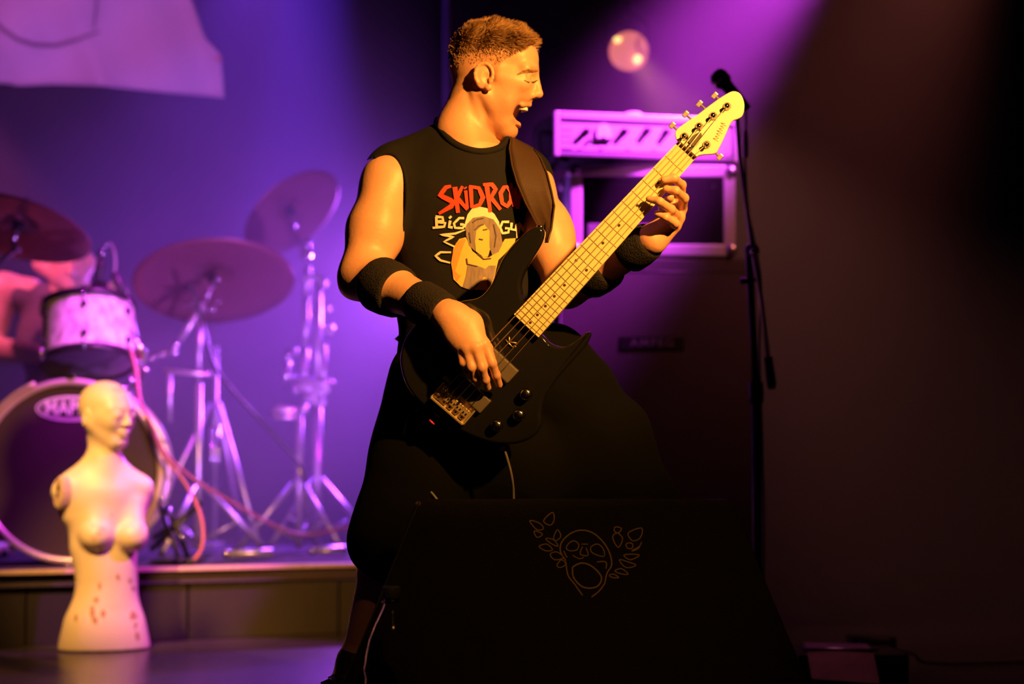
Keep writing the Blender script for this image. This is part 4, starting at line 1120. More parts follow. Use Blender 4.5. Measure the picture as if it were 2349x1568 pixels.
# neck and shoulders
F.cap(mh(-0.018, 0, -0.045), Mq(240, 1062, 0.0), 0.050, 0.046, 0.03)
F.cap(Mq(240, 1060), Mq(240, 1120, 0.0), 0.047, 0.066, 0.03)
ty = math.radians(25); tf = np.array([math.sin(ty), -math.cos(ty), 0]); tl = np.array([math.cos(ty), math.sin(ty), 0])
tR = np.stack([tl, tf, hz], 1)
F.cap(Mq(235, 1082), Mq(158, 1122, -0.05), 0.034, 0.040, 0.04); F.cap(Mq(240, 1082), Mq(318, 1118, 0.045), 0.034, 0.038, 0.04)
F.cap(Mq(226, 1058, 0.005), Mq(168, 1102, -0.035), 0.036, 0.034, 0.035); F.cap(Mq(250, 1062, 0.01), Mq(300, 1102, 0.035), 0.034, 0.032, 0.035)
F.ell(Mq(236, 1160), (0.128, 0.080, 0.105), tR, k=0.05)
F.cap(Mq(146, 1128, -0.055), Mq(158, 1180, -0.05), 0.037, 0.026, 0.03); F.cap(Mq(325, 1122, 0.05), Mq(318, 1170, 0.045), 0.035, 0.024, 0.03)
F.ell(Mq(238, 1245), (0.112, 0.076, 0.12), tR, k=0.05)
F.ell(Mq(245, 1335), (0.100, 0.074, 0.11), tR, k=0.05)
F.ell(Mq(240, 1425), (0.128, 0.092, 0.10), tR, k=0.06)
F.ell(Mq(239, 1490), (0.150, 0.108, 0.12), tR, k=0.05)
for px, py, d in ((222, 1222, -0.070), (306, 1224, -0.026)):
    c = Mq(px, py, d)
    F.cap(Mq(px + 2, py - 62, d + 0.035), c + np.array([0, 0, 0.004]), 0.026, 0.042, 0.035)
    F.ell(c + np.array([0, -0.008, -0.012]), (0.047, 0.044, 0.042), tR, k=0.022)
F.plane((0, 0, 0.003), (0, 0, -1))
v, q = F.mesh(0.0042); v[:, 2] = np.maximum(v[:, 2], 0.003)
mb_ = link_mesh('torso', np_mesh('torso', v, q), M['mannequin'], mann)
mt = bvh(mb_)
# arm socket with keyhole on the nearer shoulder
ax_ = Vector((-0.74, -0.66, 0.06)).normalized()
sc_ = Mq(139, 1130, -0.090)
a, b, d = basis(ax_); vs = []; rings = ((1.0, -0.02), (1.0, 0.006), (0.86, 0.011), (0.0, 0.011)); nn_ = 24
up = Vector((0.05, 0.0, 1)); up = (up - ax_ * up.dot(ax_)).normalized(); sd = ax_.cross(up)
for s_, hgt in rings:
    for k in range(nn_):
        t = 2 * math.pi * k / nn_; vs.append(Vector(sc_) + ax_ * hgt + (sd * (0.031 * math.cos(t)) + up * (0.054 * math.sin(t))) * s_)
fs = [(i * nn_ + k, i * nn_ + (k + 1) % nn_, (i + 1) * nn_ + (k + 1) % nn_, (i + 1) * nn_ + k) for i in range(3) for k in range(nn_)]
so = MB().add(vs, fs, False).build('arm_socket', M['socket'], mann)
c = Vector(sc_) + ax_ * 0.011 + up * 0.006
MB().prism(spline([c + sd * x + up * y + ax_ * 0.0015 for x, y in ((0, 0.020), (0.009, 0.011), (0.004, -0.004), (0.005, -0.018), (0, -0.022), (-0.005, -0.018), (-0.004, -0.004), (-0.009, 0.011))], 3, True), -ax_ * 0.003).build('keyhole', M['darkhole'], so)
# stains and scuffs lying on the surface
rs = random.Random(5)
def blot(px, py, rx, ry, m, nm):
    poly = []
    for k in range(12):
        t = 2 * math.pi * k / 12; r = rs.uniform(0.65, 1.15); poly.append((px + rx * r * math.cos(t), py + ry * r * math.sin(t)))
    print_poly(nm, poly, mt, m, mann, 0.0014, 4)
for px, py, rx, ry in ((212, 1402, 5, 10), (218, 1422, 6, 7), (221, 1376, 5, 6), (236, 1405, 5, 7), (270, 1322, 4, 6), (297, 1331, 3, 6), (305, 1348, 3, 4), (229, 1342, 3, 8), (305, 1411, 7, 8), (315, 1458, 4, 8), (175, 1416, 3, 7), (310, 1432, 3, 6)):
    blot(px, py, rx * 1.3, ry * 1.3, M['stain'], 'stain')
for px, py, rx, ry in ((232, 1212, 11, 7), (214, 1206, 5, 3), (226, 1222, 6, 6), (196, 1250, 5, 3), (324, 1208, 6, 5), (318, 1219, 4, 6), (337, 1248, 5, 4), (270, 893, 15, 6), (213, 1232, 5, 5), (257, 1180, 4, 3)):
    blot(px, py, rx, ry, M['redstain'], 'scuff')

# ================================================================== DRUM KIT
DY = 6.90; dm = MPP(DY)
DC = P(162, 1080, DY); DR = 212 * dm
DAX = Vector((0.10, -1, 0.0)).normalized()
kick = empty('bass_drum', (DC.x, DC.y + 0.2, RH), 'large black-headed bass drum with pale hoop behind the mannequin', 'drum')
MB().lathe([(DR - 0.03, 0.0), (DR - 0.03, -0.42)], DC, DAX, 48).build('shell', M['shellblack'], kick)
hd = MB().lathe([(0, 0.0), (DR - 0.022, 0.0), (DR - 0.018, -0.01)], DC, DAX, 64, False).build('front_head', M['blackhead'], kick)
MB().lathe([(DR - 0.024, -0.012), (DR - 0.024, 0.014), (DR - 0.006, 0.016), (DR, 0.010), (DR, -0.026), (DR - 0.024, -0.026)], DC, DAX, 64).build('front_hoop', M['hoop'], kick)
MB().lathe([(DR - 0.024, -0.40), (DR, -0.40), (DR, -0.44), (DR - 0.024, -0.44)], DC, DAX, 64).build('rear_hoop', M['hoop'], kick)
MB().lathe([(0, -0.425), (DR - 0.022, -0.425)], DC, DAX, 48, False).build('rear_head', M['blackhead'], kick)
DA, DB, _ = basis(DAX, (0, 0, 1)); DA = Vector((1, 0.1, 0)).normalized(); DB = Vector((0, 0, 1))
for k in range(10):
    t = math.radians(18 + 36 * k); rad = DA * math.cos(t) + DB * math.sin(t); tg = DAX.cross(rad)
    cl = MB().box(DC + rad * (DR + 0.004) + DAX * (-0.005), (0.028, 0.012, 0.05), (tg, rad, DAX), 0.003).build('claw', M['chrome'], kick)
    MB().tube([DC + rad * (DR + 0.012) + DAX * 0.02, DC + rad * (DR + 0.012) - DAX * 0.16], 0.0045, 8).build('tension_rod', M['chrome'], cl)
# bright claw rail on the upper left rim
t0, t1 = math.radians(112), math.radians(142); pts = []
for i in range(8):
    t = t0 + (t1 - t0) * i / 7; pts.append(DC + (DA * math.cos(t) + DB * math.sin(t)) * (DR + 0.006) + DAX * 0.018)
MB().tube(pts, 0.0085, 8).build('rim_guard', M['hoop'], kick)
# logo badge printed on the head
lg = DC + DAX * 0.0022 + Vector((0, 0, (1080 - 937) * dm))
rx, rz = 80 * dm, 29 * dm
def oval(rx, rz, w, off, nm):
    vs = []; fs = []
    for k in range(48):
        t = 2 * math.pi * k / 48
        for r in (1.0, 1.0 - w): vs.append(lg + DA * (rx * math.cos(t) * (1 if r == 1 else (rx - w) / rx)) + DB * (rz * math.sin(t) * (1 if r == 1 else (rz - w) / rz)) + DAX * off)
    for k in range(48): fs.append((2 * k, 2 * k + 1, (2 * k + 3) % 96, (2 * k + 2) % 96))
    return MB().add(vs, fs).build(nm, M['logo'], hd)
def oval(rx, rz, w, off, nm):
    vs = []; fs = []
    for k in range(48):
        t = 2 * math.pi * k / 48
        vs.append(lg + DA * rx * math.cos(t) + DB * rz * math.sin(t) + DAX * off)
        vs.append(lg + DA * (rx - w) * math.cos(t) + DB * (rz - w) * math.sin(t) + DAX * off)
    for k in range(48): fs.append((2 * k, 2 * k + 1, (2 * k + 3) % 96, (2 * k + 2) % 96))
    return MB().add(vs, fs).build(nm, M['logo'], hd)
oval(rx, rz, 0.0055, 0.0, 'badge_ring'); oval(rx - 0.012, rz - 0.008, 0.003, 0.0, 'badge_ring')
tv_, tf_ = text_mesh('MAPEX', 0.072, 0.0, spacing=1.0)
wx = max(v.x for v in tv_) - min(v.x for v in tv_); sx = 120 * dm / wx
MB().add([lg + DA * v.x * sx + DB * v.y * 0.95 + DAX * 0.0005 for v in tv_], tf_).build('badge_lettering', M['logo'], hd, recalc=False)
# spurs
for s in (-1, 1):
    b0 = DC + DA * (s * (DR - 0.03)) - DAX * 0.10 - DB * 0.10
    MB().tube([b0, Vector((b0.x + s * 0.10, b0.y - 0.12, RH + 0.015))], 0.009, 8).build('spur_leg', M['blackmetal'], kick)
    MB().ball((b0.x + s * 0.10, b0.y - 0.12, RH + 0.014), 0.013, 8).build('spur_tip', M['rubber'], kick)

# --- rack tom
TY = 7.12; tm = MPP(TY)
TA = Vector((-0.085, 0.30, 0.95)).normalized(); TR = 0.166
TB = P(203, 832, TY); TH = 0.215
tom = empty('tom_drum', TB, 'white marble pearl tom drum mounted above the bass drum', 'drum')
MB().lathe([(TR, 0.0), (TR, TH)], TB, TA, 48).build('shell', M['pearl'], tom)
for h, nm in ((0.0, 'bottom_hoop'), (TH, 'top_hoop')):
    MB().lathe([(TR + 0.001, h - 0.012), (TR + 0.008, h - 0.014), (TR + 0.008, h + 0.014), (TR + 0.001, h + 0.012)], TB, TA, 48).build(nm, M['blackmetal'], tom)
MB().lathe([(0, -0.004), (TR + 0.002, -0.004)], TB, TA, 48, False).build('bottom_head', M['bottomhead'], tom)
MB().lathe([(0, TH + 0.004), (TR + 0.002, TH + 0.004)], TB, TA, 48, False).build('top_head', M['whitelens'], tom)
ta, tb, _ = basis(TA, (0, 1, 0))
for k in range(6):
    t = math.radians(38 + 60 * k); rad = ta * math.cos(t) + tb * math.sin(t); tg = TA.cross(rad)
    for h in (TH * 0.24, TH * 0.76):
        MB().ball(TB + rad * (TR + 0.006) + TA * h, 0.013, 10, 1, 1, 1).build('lug', M['blackmetal'], tom)
    MB().tube([TB + rad * (TR + 0.013) + TA * (-0.02), TB + rad * (TR + 0.013) + TA * TH * 0.24], 0.003, 6).build('tension_rod', M['chrome'], tom)
    MB().tube([TB + rad * (TR + 0.013) + TA * (TH + 0.02), TB + rad * (TR + 0.013) + TA * TH * 0.76], 0.003, 6).build('tension_rod', M['chrome'], tom)
# mount cluster to the right of the tom
mt0 = P(318, 800, TY - 0.02)
MB().tube([P(300, 760, TY), P(322, 800, TY - 0.02), P(330, 850, TY + 0.02), P(318, 885, TY + 0.06)], 0.013, 10).build('mount_arm', M['chrome'], tom)
MB().box(P(322, 815, TY - 0.03), (0.045, 0.04, 0.05), None, 0.008).build('mount_clamp', M['chrome'], tom)
for px, py in ((318, 830), (334, 848), (300, 872)): MB().ball(P(px, py, TY - 0.06), 0.011, 8).build('wing_bolt', M['chrome'], tom)
MB().tube([P(318, 885, TY + 0.06), Vector(DC) + DB * (DR - 0.04) - DAX * 0.22 + Vector((0.05, 0, 0))], 0.011, 8).build('mount_post', M['chrome'], tom)

# --- clip microphone on the tom rim
mic = empty('drum_microphone', P(233, 645, TY - 0.1), 'small black clip microphone on the rim of the marble tom', 'microphone')
my = TY - 0.02
MB().tube([P(222, 652, my), P(228, 618, my), P(232, 592, my)], [0.011, 0.018, 0.016], 12).build('mic_body', M['plastic'], mic)
MB().ball(P(233, 580, my), 0.016, 12).build('mic_grille', M['chrome'], mic)
MB().box(P(228, 652, my), (0.06, 0.03, 0.022), None, 0.004).build('clip', M['blackmetal'], mic)
MB().tube([P(262, 625, my), P(272, 650, my), P(284, 672, my)], [0.012, 0.018, 0.012], 10).build('clip_arm', M['plastic'], mic)
MB().tube(spline([P(240, 566, my), P(252, 558, my), P(262, 580, my), P(264, 612, my), P(258, 650, my), P(268, 690, my)], 6), 0.0052, 8).build('mic_cable', M['satin'], mic)

# --- cymbals
def cymbal(c, n, R, label, name):
    c = Vector(c); n = Vector(n).normalized(); o = empty(name, c, label, 'cymbal', 'cymbals of the drum kit')
    k = R / 0.25
    pr = [(R, -0.028), (R * 0.85, -0.020), (R * 0.6, -0.010), (R * 0.35, -0.002), (R * 0.24, 0.002), (R * 0.2, 0.012), (R * 0.13, 0.026), (0.008, 0.032)]
    MB().lathe(pr + [(r, h - 0.0018) for r, h in reversed(pr)] + [pr[0]], c, n, 64).build('bow', M['bronze'], o)
    MB().lathe([(0, 0.052), (0.016, 0.05), (0.016, 0.034), (0, 0.032)], c, n, 12).build('felt', M['rubber'], o)
    MB().lathe([(0, 0.105), (0.006, 0.103), (0.006, 0.05)], c, n, 10).build('threaded_tip', M['chrome'], o)
    a, b, _ = basis(n)
    MB().box(c + n * 0.066, (0.042, 0.010, 0.016), (a, b, n), 0.004).build('wing_nut', M['chrome'], o)
    MB().lathe([(0, -0.004), (0.022, -0.006), (0.022, -0.03), (0.012, -0.045), (0, -0.047)], c, n, 14).build('cup', M['rubber'], o)
    return o
cA, nA = P(45, 508, 7.25), (0.17, 0.34, 0.92); cymbal(cA, nA, 172 * MPP(7.25), 'dark bronze cymbal at the left edge above the drummer\'s chin', 'crash_cymbal')
cB, nB = P(490, 632, 7.70), (-0.10, 0.44, 0.90); cymbal(cB, nB, 185 * MPP(7.7), 'broad hazy cymbal in the middle with a bright upper rim', 'ride_cymbal')
cC, nC = P(662, 478, 8.15), (-0.58, 0.40, 0.70); cymbal(cC, nC, 128 * MPP(8.15), 'steeply tilted cymbal high above the tall chrome stand', 'tilted_crash_cymbal')

# --- hardware
def tripod(o, c, zt, zb, spread, ang0, mm, feet=True, brace=True):
    c = Vector(c)
    for k in range(3):
        t = math.radians(ang0 + 120 * k); d = Vector((math.cos(t), math.sin(t), 0))
        top = Vector((c.x, c.y, zt)) + d * 0.02; bot = Vector((c.x, c.y, zb + 0.012)) + d * spread
        lg_ = MB().tube([top, bot], 0.0095, 8).build('tripod_leg', mm, o)
        MB().ball(bot + Vector((0, 0, 0.004)), 0.016, 8, 1, 1, 0.9).build('rubber_foot', M['rubber'], lg_)
        if brace: MB().tube([Vector((c.x, c.y, zt - (zt - zb) * 0.80)) + d * 0.012, top.lerp(bot, 0.55)], 0.006, 6).build('brace', mm, o)
def knob(p, o, r=0.012):
    MB().ball(p, r, 8, 1.4, 0.8, 0.8).build('wing_screw', M['chrome'], o)

# stand of the left cymbal, mostly outside the frame
yA = 7.25
sA = empty('boom_cymbal_stand', (P(-170, 700, yA).x, yA, RH), 'chrome boom stand carrying the cymbal at the left edge', 'cymbal stand', 'cymbal stands')
bx = P(-170, 700, yA).x
n_ = Vector(nA).normalized()
MB().tube([cA - n_ * 0.01, cA - n_ * 0.085], 0.008, 8).build('tilter_rod', M['chrome'], sA)
MB().tube([cA - n_ * 0.085, P(36, 572, yA - 0.02), P(0, 600, yA), Vector((bx, yA, P(-170, 690, yA).z))], 0.0105, 10).build('boom_arm', M['chrome'], sA)
MB().ball(P(38, 570, yA - 0.02), 0.018, 10).build('tilter_joint', M['chrome'], sA)
MB().tube([Vector((bx, yA, P(-170, 690, yA).z + 0.03)), Vector((bx, yA, RH + 0.05))], 0.013, 10).build('pole', M['chrome'], sA)
tripod(sA, (bx, yA, 0), RH + 0.38, RH, 0.30, 20, M['chrome'])

# middle stand
yB = 7.62
base = P(456, 900, yB); sB = empty('straight_cymbal_stand', (base.x, yB, RH), 'slim chrome stand under the broad middle cymbal', 'cymbal stand', 'cymbal stands')
zt = P(460, 712, yB).z
MB().tube([(base.x, yB, RH + 0.03), (base.x, yB, P(456, 880, yB).z)], 0.0135, 12).build('lower_tube', M['satin'], sB)
MB().tube([(base.x, yB, P(456, 882, yB).z), (base.x, yB, zt)], 0.010, 12).build('upper_tube', M['satin'], sB)
MB().tube([P(412, 782, yB - 0.06), P(440, 738, yB - 0.05), P(474, 682, yB - 0.02)], [0.012, 0.017, 0.012], 10).build('boom_counterweight', M['satin'], sB)
MB().tube([P(474, 682, yB - 0.02), P(488, 650, yB + 0.02), cB - Vector(nB).normalized() * 0.05], 0.0085, 8).build('boom_arm', M['satin'], sB)
MB().tube([cB - Vector(nB).normalized() * 0.05, cB - Vector(nB).normalized() * 0.01], 0.007, 8).build('tilter_rod', M['satin'], sB)
MB().box(P(462, 700, yB - 0.02), (0.045, 0.035, 0.05), None, 0.01).build('tilter_block', M['chrome'], sB)
MB().tube([P(425, 698, yB - 0.03), P(455, 694, yB - 0.03)], [0.010, 0.016], 8).build('tilter_lever', M['chrome'], sB)
MB().tube([P(489, 700, yB - 0.04), P(488, 717, yB - 0.04)], 0.013, 8).build('rod_end', M['chrome'], sB)
for px, py in ((497, 640), (423, 700), (500, 690), (470, 856), (437, 855)): knob(P(px, py, yB - 0.03), sB)
tripod(sB, (base.x, yB, 0), RH + 0.27, RH, 0.27, 250, M['satin'])
# side arm with hanging rod
MB().tube([P(376, 850, yB - 0.03), P(430, 855, yB - 0.03), P(485, 858, yB - 0.03)], 0.010, 8).build('side_arm', M['satin'], sB)
MB().tube([P(389, 850, yB - 0.03), P(389, 968, yB - 0.03)], 0.009, 10).build('hanging_rod', M['satin'], sB)
MB().tube(spline([P(345, 815, yB - 0.1), P(372, 812, yB - 0.1), P(392, 806, yB - 0.1), P(402, 788, yB - 0.1)], 4), 0.010, 8).build('tom_bracket', M['chrome'], sB)
for px, py in ((372, 812), (398, 808), (350, 822), (402, 790)): MB().ball(P(px, py, yB - 0.11), 0.015, 8).build('bracket_joint', M['chrome'], sB)

# hi-hat style stand behind with two parallel tubes
yH = 7.95
hb = P(494, 1000, yH); sH = empty('hi_hat_stand', (hb.x, yH, RH), 'thin twin-tube stand standing behind the slim middle stand', 'stand', 'cymbal stands')
MB().tube([(hb.x, yH, RH + 0.02), (hb.x, yH, P(490, 795, yH).z)], 0.009, 10).build('pole', M['satin'], sH)
for px in (486, 501): MB().tube([P(px, 975, yH - 0.02), P(px, 1115, yH - 0.02)], 0.0075, 8).build('side_tube', M['chrome'], sH)
tripod(sH, (hb.x, yH, 0), P(494, 925, yH).z, RH, 0.30, 315, M['satin'], True, False)
MB().tube([P(440, 560, yH), P(470, 645, yH), P(430, 740, yH)], 0.0045, 6).build('clutch_arm', M['plastic'], sH)
MB().box((hb.x, yH - 0.16, RH + 0.03), (0.09, 0.28, 0.014), None, 0.004).build('foot_plate', M['steel'], sH)

# tall twin boom stand near the bassist
yT = 8.05
tb_ = P(728, 1000, yT); sT = empty('double_boom_stand', (tb_.x, yT, RH), 'tall chrome double boom stand with clamps next to the bassist\'s elbow', 'cymbal stand', 'cymbal stands')
MB().tube([(tb_.x, yT, RH + 0.02), (tb_.x, yT, P(728, 930, yT).z)], 0.019, 12).build('lower_tube', M['satin'], sT)
MB().tube([(tb_.x, yT, P(728, 932, yT).z), (tb_.x, yT, P(728, 650, yT).z)], 0.0155, 12).build('upper_tube', M['satin'], sT)
MB().tube(spline([P(698, 640, yT), P(712, 636, yT), P(730, 637, yT), P(741, 648, yT), P(738, 660, yT)], 4), 0.0165, 10).build('boom_clamp', M['satin'], sT)
MB().tube([P(706, 608, yT), P(703, 680, yT)], 0.0155, 10).build('boom_tube', M['satin'], sT)
MB().tube([P(703, 680, yT), P(702, 745, yT), P(700, 800, yT)], [0.012, 0.014, 0.014], 10).build('boom_rod', M['satin'], sT)
MB().tube([P(700, 798, yT), P(696, 905, yT)], 0.0155, 10).build('second_tube', M['satin'], sT)
MB().tube([P(676, 532, yT), P(690, 562, yT), P(704, 588, yT)], [0.011, 0.013, 0.015], 10).build('tilter_arm', M['chrome'], sT)
MB().ball(P(702, 585, yT), 0.026, 10).build('tilter_joint', M['chrome'], sT)
MB().tube([P(706, 545, yT - 0.01), P(706, 572, yT - 0.01)], 0.0125, 10).build('tilter_pin', M['chrome'], sT)
MB().tube([P(676, 532, yT), cC - Vector(nC).normalized() * 0.045, cC - Vector(nC).normalized() * 0.01], 0.007, 8).build('tilter_rod', M['chrome'], sT)
MB().tube([P(662, 802, yT - 0.05), P(660, 828, yT - 0.05)], 0.0135, 10).build('counter_rod_tip', M['chrome'], sT)
MB().tube([P(660, 829, yT - 0.05), P(656, 888, yT - 0.05)], 0.0125, 10).build('counter_rod', M['chrome'], sT)
for px, py, r in ((752, 711, 0.018), (743, 755, 0.016), (758, 757, 0.028), (678, 806, 0.018), (672, 868, 0.016), (760, 882, 0.020)):
    MB().ball(P(px, py, yT - 0.03), r, 10, 0.7, 0.7, 1).build('wing_screw', M['satin'], sT)
MB().tube([P(742, 790, yT - 0.01), P(742, 905, yT - 0.01)], 0.013, 10).build('third_tube', M['satin'], sT)
MB().tube([P(672, 868, yT - 0.03), P(700, 874, yT - 0.03), P(740, 880, yT - 0.03), P(764, 884, yT - 0.03)], [0.012, 0.02, 0.02, 0.014], 8).build('cross_clamp', M['satin'], sT)
for px, py, sx_, sz_ in ((700, 882, 0.05, 0.06), (728, 896, 0.06, 0.05), (745, 884, 0.04, 0.06), (712, 914, 0.05, 0.04), (733, 922, 0.05, 0.035)):
    MB().box(P(px, py, yT - 0.02), (sx_, 0.05, sz_), None, 0.01).build('memory_lock', M['satin'], sT)
MB().tube([P(678, 880, yT - 0.03), P(678, 905, yT - 0.03)], 0.012, 8).build('lock_bolt', M['satin'], sT)
tripod(sT, (tb_.x, yT, 0), P(728, 1098, yT).z, RH, 0.27, 350, M['satin'])
# snare-type stand with basket arm
yS = 7.75
sb_ = P(686, 1100, yS); sS = empty('snare_stand', (sb_.x, yS, RH), 'short chrome stand with a horizontal arm left of the tall boom stand', 'stand', 'cymbal stands')
MB().tube([(sb_.x, yS, RH + 0.02), (sb_.x, yS, P(686, 950, yS).z)], 0.0135, 12).build('pole', M['satin'], sS)
MB().tube([P(622, 950, yS), P(640, 938, yS), P(690, 945, yS)], [0.012, 0.02, 0.016], 8).build('basket_arm', M['satin'], sS)
MB().tube([P(626, 956, yS - 0.04), P(688, 958, yS - 0.02)], 0.012, 8).build('basket_arm', M['satin'], sS)
MB().ball(P(697, 938, yS - 0.02), 0.022, 8).build('hinge', M['satin'], sS)
tripod(sS, (sb_.x, yS, 0), P(686, 1105, yS).z, RH, 0.25, 200, M['satin'])
# bass drum pedal hardware at the right of the kick
yP = 7.05
pb = P(395, 1180, yP); sP = empty('drum_pedal', (pb.x, yP, RH), 'low dark pedal frame with crossed struts right of the mannequin', 'pedal')
for (a, b, r) in (((345, 1262), (462, 1152), 0.010), ((350, 1235), (440, 1172), 0.008), ((380, 1160), (398, 1190), 0.010), ((398, 1190), (432, 1284), 0.011)):
    e1, e2 = P(*a, yP), P(*b, yP + 0.04); e1.z = max(e1.z, RH + 0.012); e2.z = max(e2.z, RH + 0.012)
    MB().tube([e1, e2], r, 8).build('strut', M['blackmetal'], sP)
MB().tube([P(382, 1160, yP - 0.02), P(396, 1188, yP - 0.02)], 0.008, 8).build('beater_shaft', M['chrome'], sP)
MB().ball(P(415, 1232, yP - 0.02), 0.014, 8).build('adjusting_screw', M['chrome'], sP)
MB().box((pb.x + 0.02, yP + 0.06, RH + 0.008), (0.16, 0.32, 0.014), None, 0.004).build('base_plate', M['blackmetal'], sP)

# --- cables on the kit
yc = 6.98
ca = spline([P(298, 795, 7.0), P(312, 850, 7.0), P(322, 920, 6.95), P(345, 970, 6.9), P(370, 1025, 6.9), P(415, 1075, 6.95), P(470, 1115, 7.05), P(530, 1150, 7.2), P(600, 1190, 7.35), P(655, 1216, 7.5), P(705, 1226, 7.6), P(760, 1216, 7.6), P(820, 1208, 7.6), P(880, 1215, 7.6)], 8)
tag(MB().tube([Vector((p.x, p.y, max(p.z, RH + 0.008))) for p in ca], 0.006, 8).build('drum_cable', M['cord_pink']), 'long reddish cable sagging from the tom down to the right across the riser', 'cable')
cb = spline([P(352, 985, 6.88), P(372, 1040, 6.88), P(400, 1075, 6.86), P(432, 1120, 6.84), P(458, 1175, 6.82), P(466, 1225, 6.80), P(460, 1262, 6.79), P(445, 1283, 6.785)], 8)
tag(MB().tube(cb, 0.006, 8).build('looped_cable', M['cord_pink']), 'reddish cable loop hanging beside the bass drum onto the riser edge', 'cable')
cbk = spline([P(432, 650, 7.5), P(455, 700, 7.55), P(490, 830, 7.6), P(530, 890, 7.6), P(575, 940, 7.62), P(640, 1010, 7.65), P(690, 1070, 7.68), P(700, 1120, 7.7)], 8)
tag(MB().tube(cbk, 0.0065, 8).build('dark_cable', M['cord']), 'dark cable slanting between the two chrome stands', 'cable')
# bits of hardware lying on the riser
for px, py, y_, L_, lab in ((570, 1262, 7.25, 0.16, 'short metal bar lying flat on the riser carpet left of the short stand'), (752, 1254, 7.5, 0.12, 'small metal plate lying on the riser near the bassist\'s leg')):
    c = P(px, py, y_); o = empty('hardware_piece', (c.x, y_, RH), lab, 'hardware')
    MB().tube([(c.x - L_ / 2, y_, RH + 0.02), (c.x + L_ / 2, y_ + 0.05, RH + 0.024)], 0.016, 8).build('bar', M['satin'], o)
    MB().ball((c.x - L_ / 2, y_, RH + 0.02), 0.019, 8).build('end_knob', M['chrome'], o)

# ================================================================== DRUMMER
YD = 7.75
dr = empty('person', (P(150, 1000, YD).x, YD, RH), 'drummer seated behind the marble tom, face hidden by the left cymbal', 'person')
D_ = lambda px, py, d=0.0: PA(px, py, YD + d)
G = Field()
G.ell(D_(158, 574), (0.078, 0.095, 0.105), k=0.02); G.ell(D_(160, 620, -0.04), (0.062, 0.06, 0.075), k=0.03)
G.cap(D_(95, 606, 0.0), D_(165, 656, -0.06), 0.035, 0.028, 0.03); G.cap(D_(205, 604, 0.0), D_(170, 656, -0.06), 0.03, 0.028, 0.03)
G.cap(D_(162, 610, -0.10), D_(164, 626, -0.112), 0.012, 0.016, 0.01)
for s in (-1, 1): G.ell(D_(160 + 45 * s, 596, 0.0), (0.012, 0.02, 0.03), k=0.01)
G.cap(D_(152, 630, 0.01), D_(150, 690, 0.03), 0.058, 0.065, 0.03)
G.ell(D_(148, 780, 0.04), (0.18, 0.11, 0.20), k=0.05); G.ell(D_(150, 920, 0.06), (0.16, 0.12, 0.16), k=0.05)
shr, elr, har = D_(8, 665, 0.03), D_(-28, 800, 0.0), D_(95, 812, -0.22)
G.cap(D_(70, 672, 0.03), shr, 0.06, 0.066, 0.04); G.chain([shr, elr], [0.066, 0.055], 0.03); G.chain([elr, har], [0.054, 0.036], 0.03)
shl, ell_, hal = D_(262, 690, 0.04), D_(300, 830, 0.05), D_(215, 850, -0.2)
G.chain([D_(220, 680, 0.03), shl], [0.06, 0.06], 0.04); G.chain([shl, ell_, hal], [0.06, 0.05, 0.035], 0.03)
for hn, dx in ((har, 1), (hal, -1)):
    G.ell(hn + np.array([0.035 * dx, -0.03, -0.01]), (0.036, 0.04, 0.022), k=0.02)
    for k in range(4):
        b_ = hn + np.array([(0.045 + 0.004 * k) * dx, -0.05 + 0.02 * k, -0.012]); G.chain([b_, b_ + np.array([0.026 * dx, -0.008, -0.008]), b_ + np.array([0.022 * dx, -0.01, -0.034])], [0.010, 0.009, 0.008], 0.006)
    G.chain([hn + np.array([0.02 * dx, -0.05, 0.0]), hn + np.array([0.05 * dx, -0.075, 0.004]), hn + np.array([0.065 * dx, -0.07, -0.015])], [0.013, 0.011, 0.009], 0.006)
for s in (-1, 1):
    kn = D_(150 + 125 * s, 1040, -0.32); an_ = np.array([kn[0] + 0.02 * s, kn[1] + 0.02, RH + 0.09])
    G.chain([D_(150 + 55 * s, 1000, 0.06), kn, an_], [0.09, 0.06, 0.04], 0.03)
    G.cap(an_ - np.array([0, 0, 0.05]), an_ + np.array([0.02 * s, -0.15, -0.055]), 0.038, 0.03, 0.03)
v, q = G.mesh(0.0065); me = np_mesh('body', v, q)
zz_ = np.zeros((len(v), 3)); zz_[:, 0] = np.where((v[:, 2] > D_(158, 548)[2]) | ((v[:, 2] > D_(158, 590)[2]) & (v[:, 1] > YD + 0.01)), 0.9, 0)
zones(me, zz_); link_mesh('body', me, M['skin2'], dr)
G2 = Field(); G2.ell(D_(148, 780, 0.04), (0.19, 0.122, 0.20), k=0.05); G2.ell(D_(150, 920, 0.06), (0.175, 0.135, 0.16), k=0.05)
G2.cap(D_(148, 700, 0.045), D_(35, 672, 0.035), 0.075, 0.07, 0.04); G2.cap(D_(148, 700, 0.045), D_(245, 690, 0.045), 0.075, 0.068, 0.04)
v, q = G2.mesh(0.008); link_mesh('tee_shirt', np_mesh('tee_shirt', v, q), M['drumshirt'], dr)
G3 = Field()
for s in (-1, 1):
    kn = D_(150 + 125 * s, 1040, -0.32); an_ = np.array([kn[0] + 0.02 * s, kn[1] + 0.02, RH + 0.09])
    G3.chain([D_(150 + 50 * s, 1000, 0.06), kn, an_], [0.105, 0.076, 0.058], 0.04)
G3.ell(D_(150, 990, 0.08), (0.18, 0.14, 0.10), k=0.05)
v, q = G3.mesh(0.009); link_mesh('trousers', np_mesh('trousers', v, q), M['shorts'], dr)
thr = empty('drum_throne', (P(150, 1000, YD).x, YD + 0.08, RH), 'round padded stool under the seated drummer', 'stool')
tc_ = Vector((P(150, 1000, YD).x, YD + 0.08, 0)); sz_ = float(D_(150, 1000)[2]) - 0.10
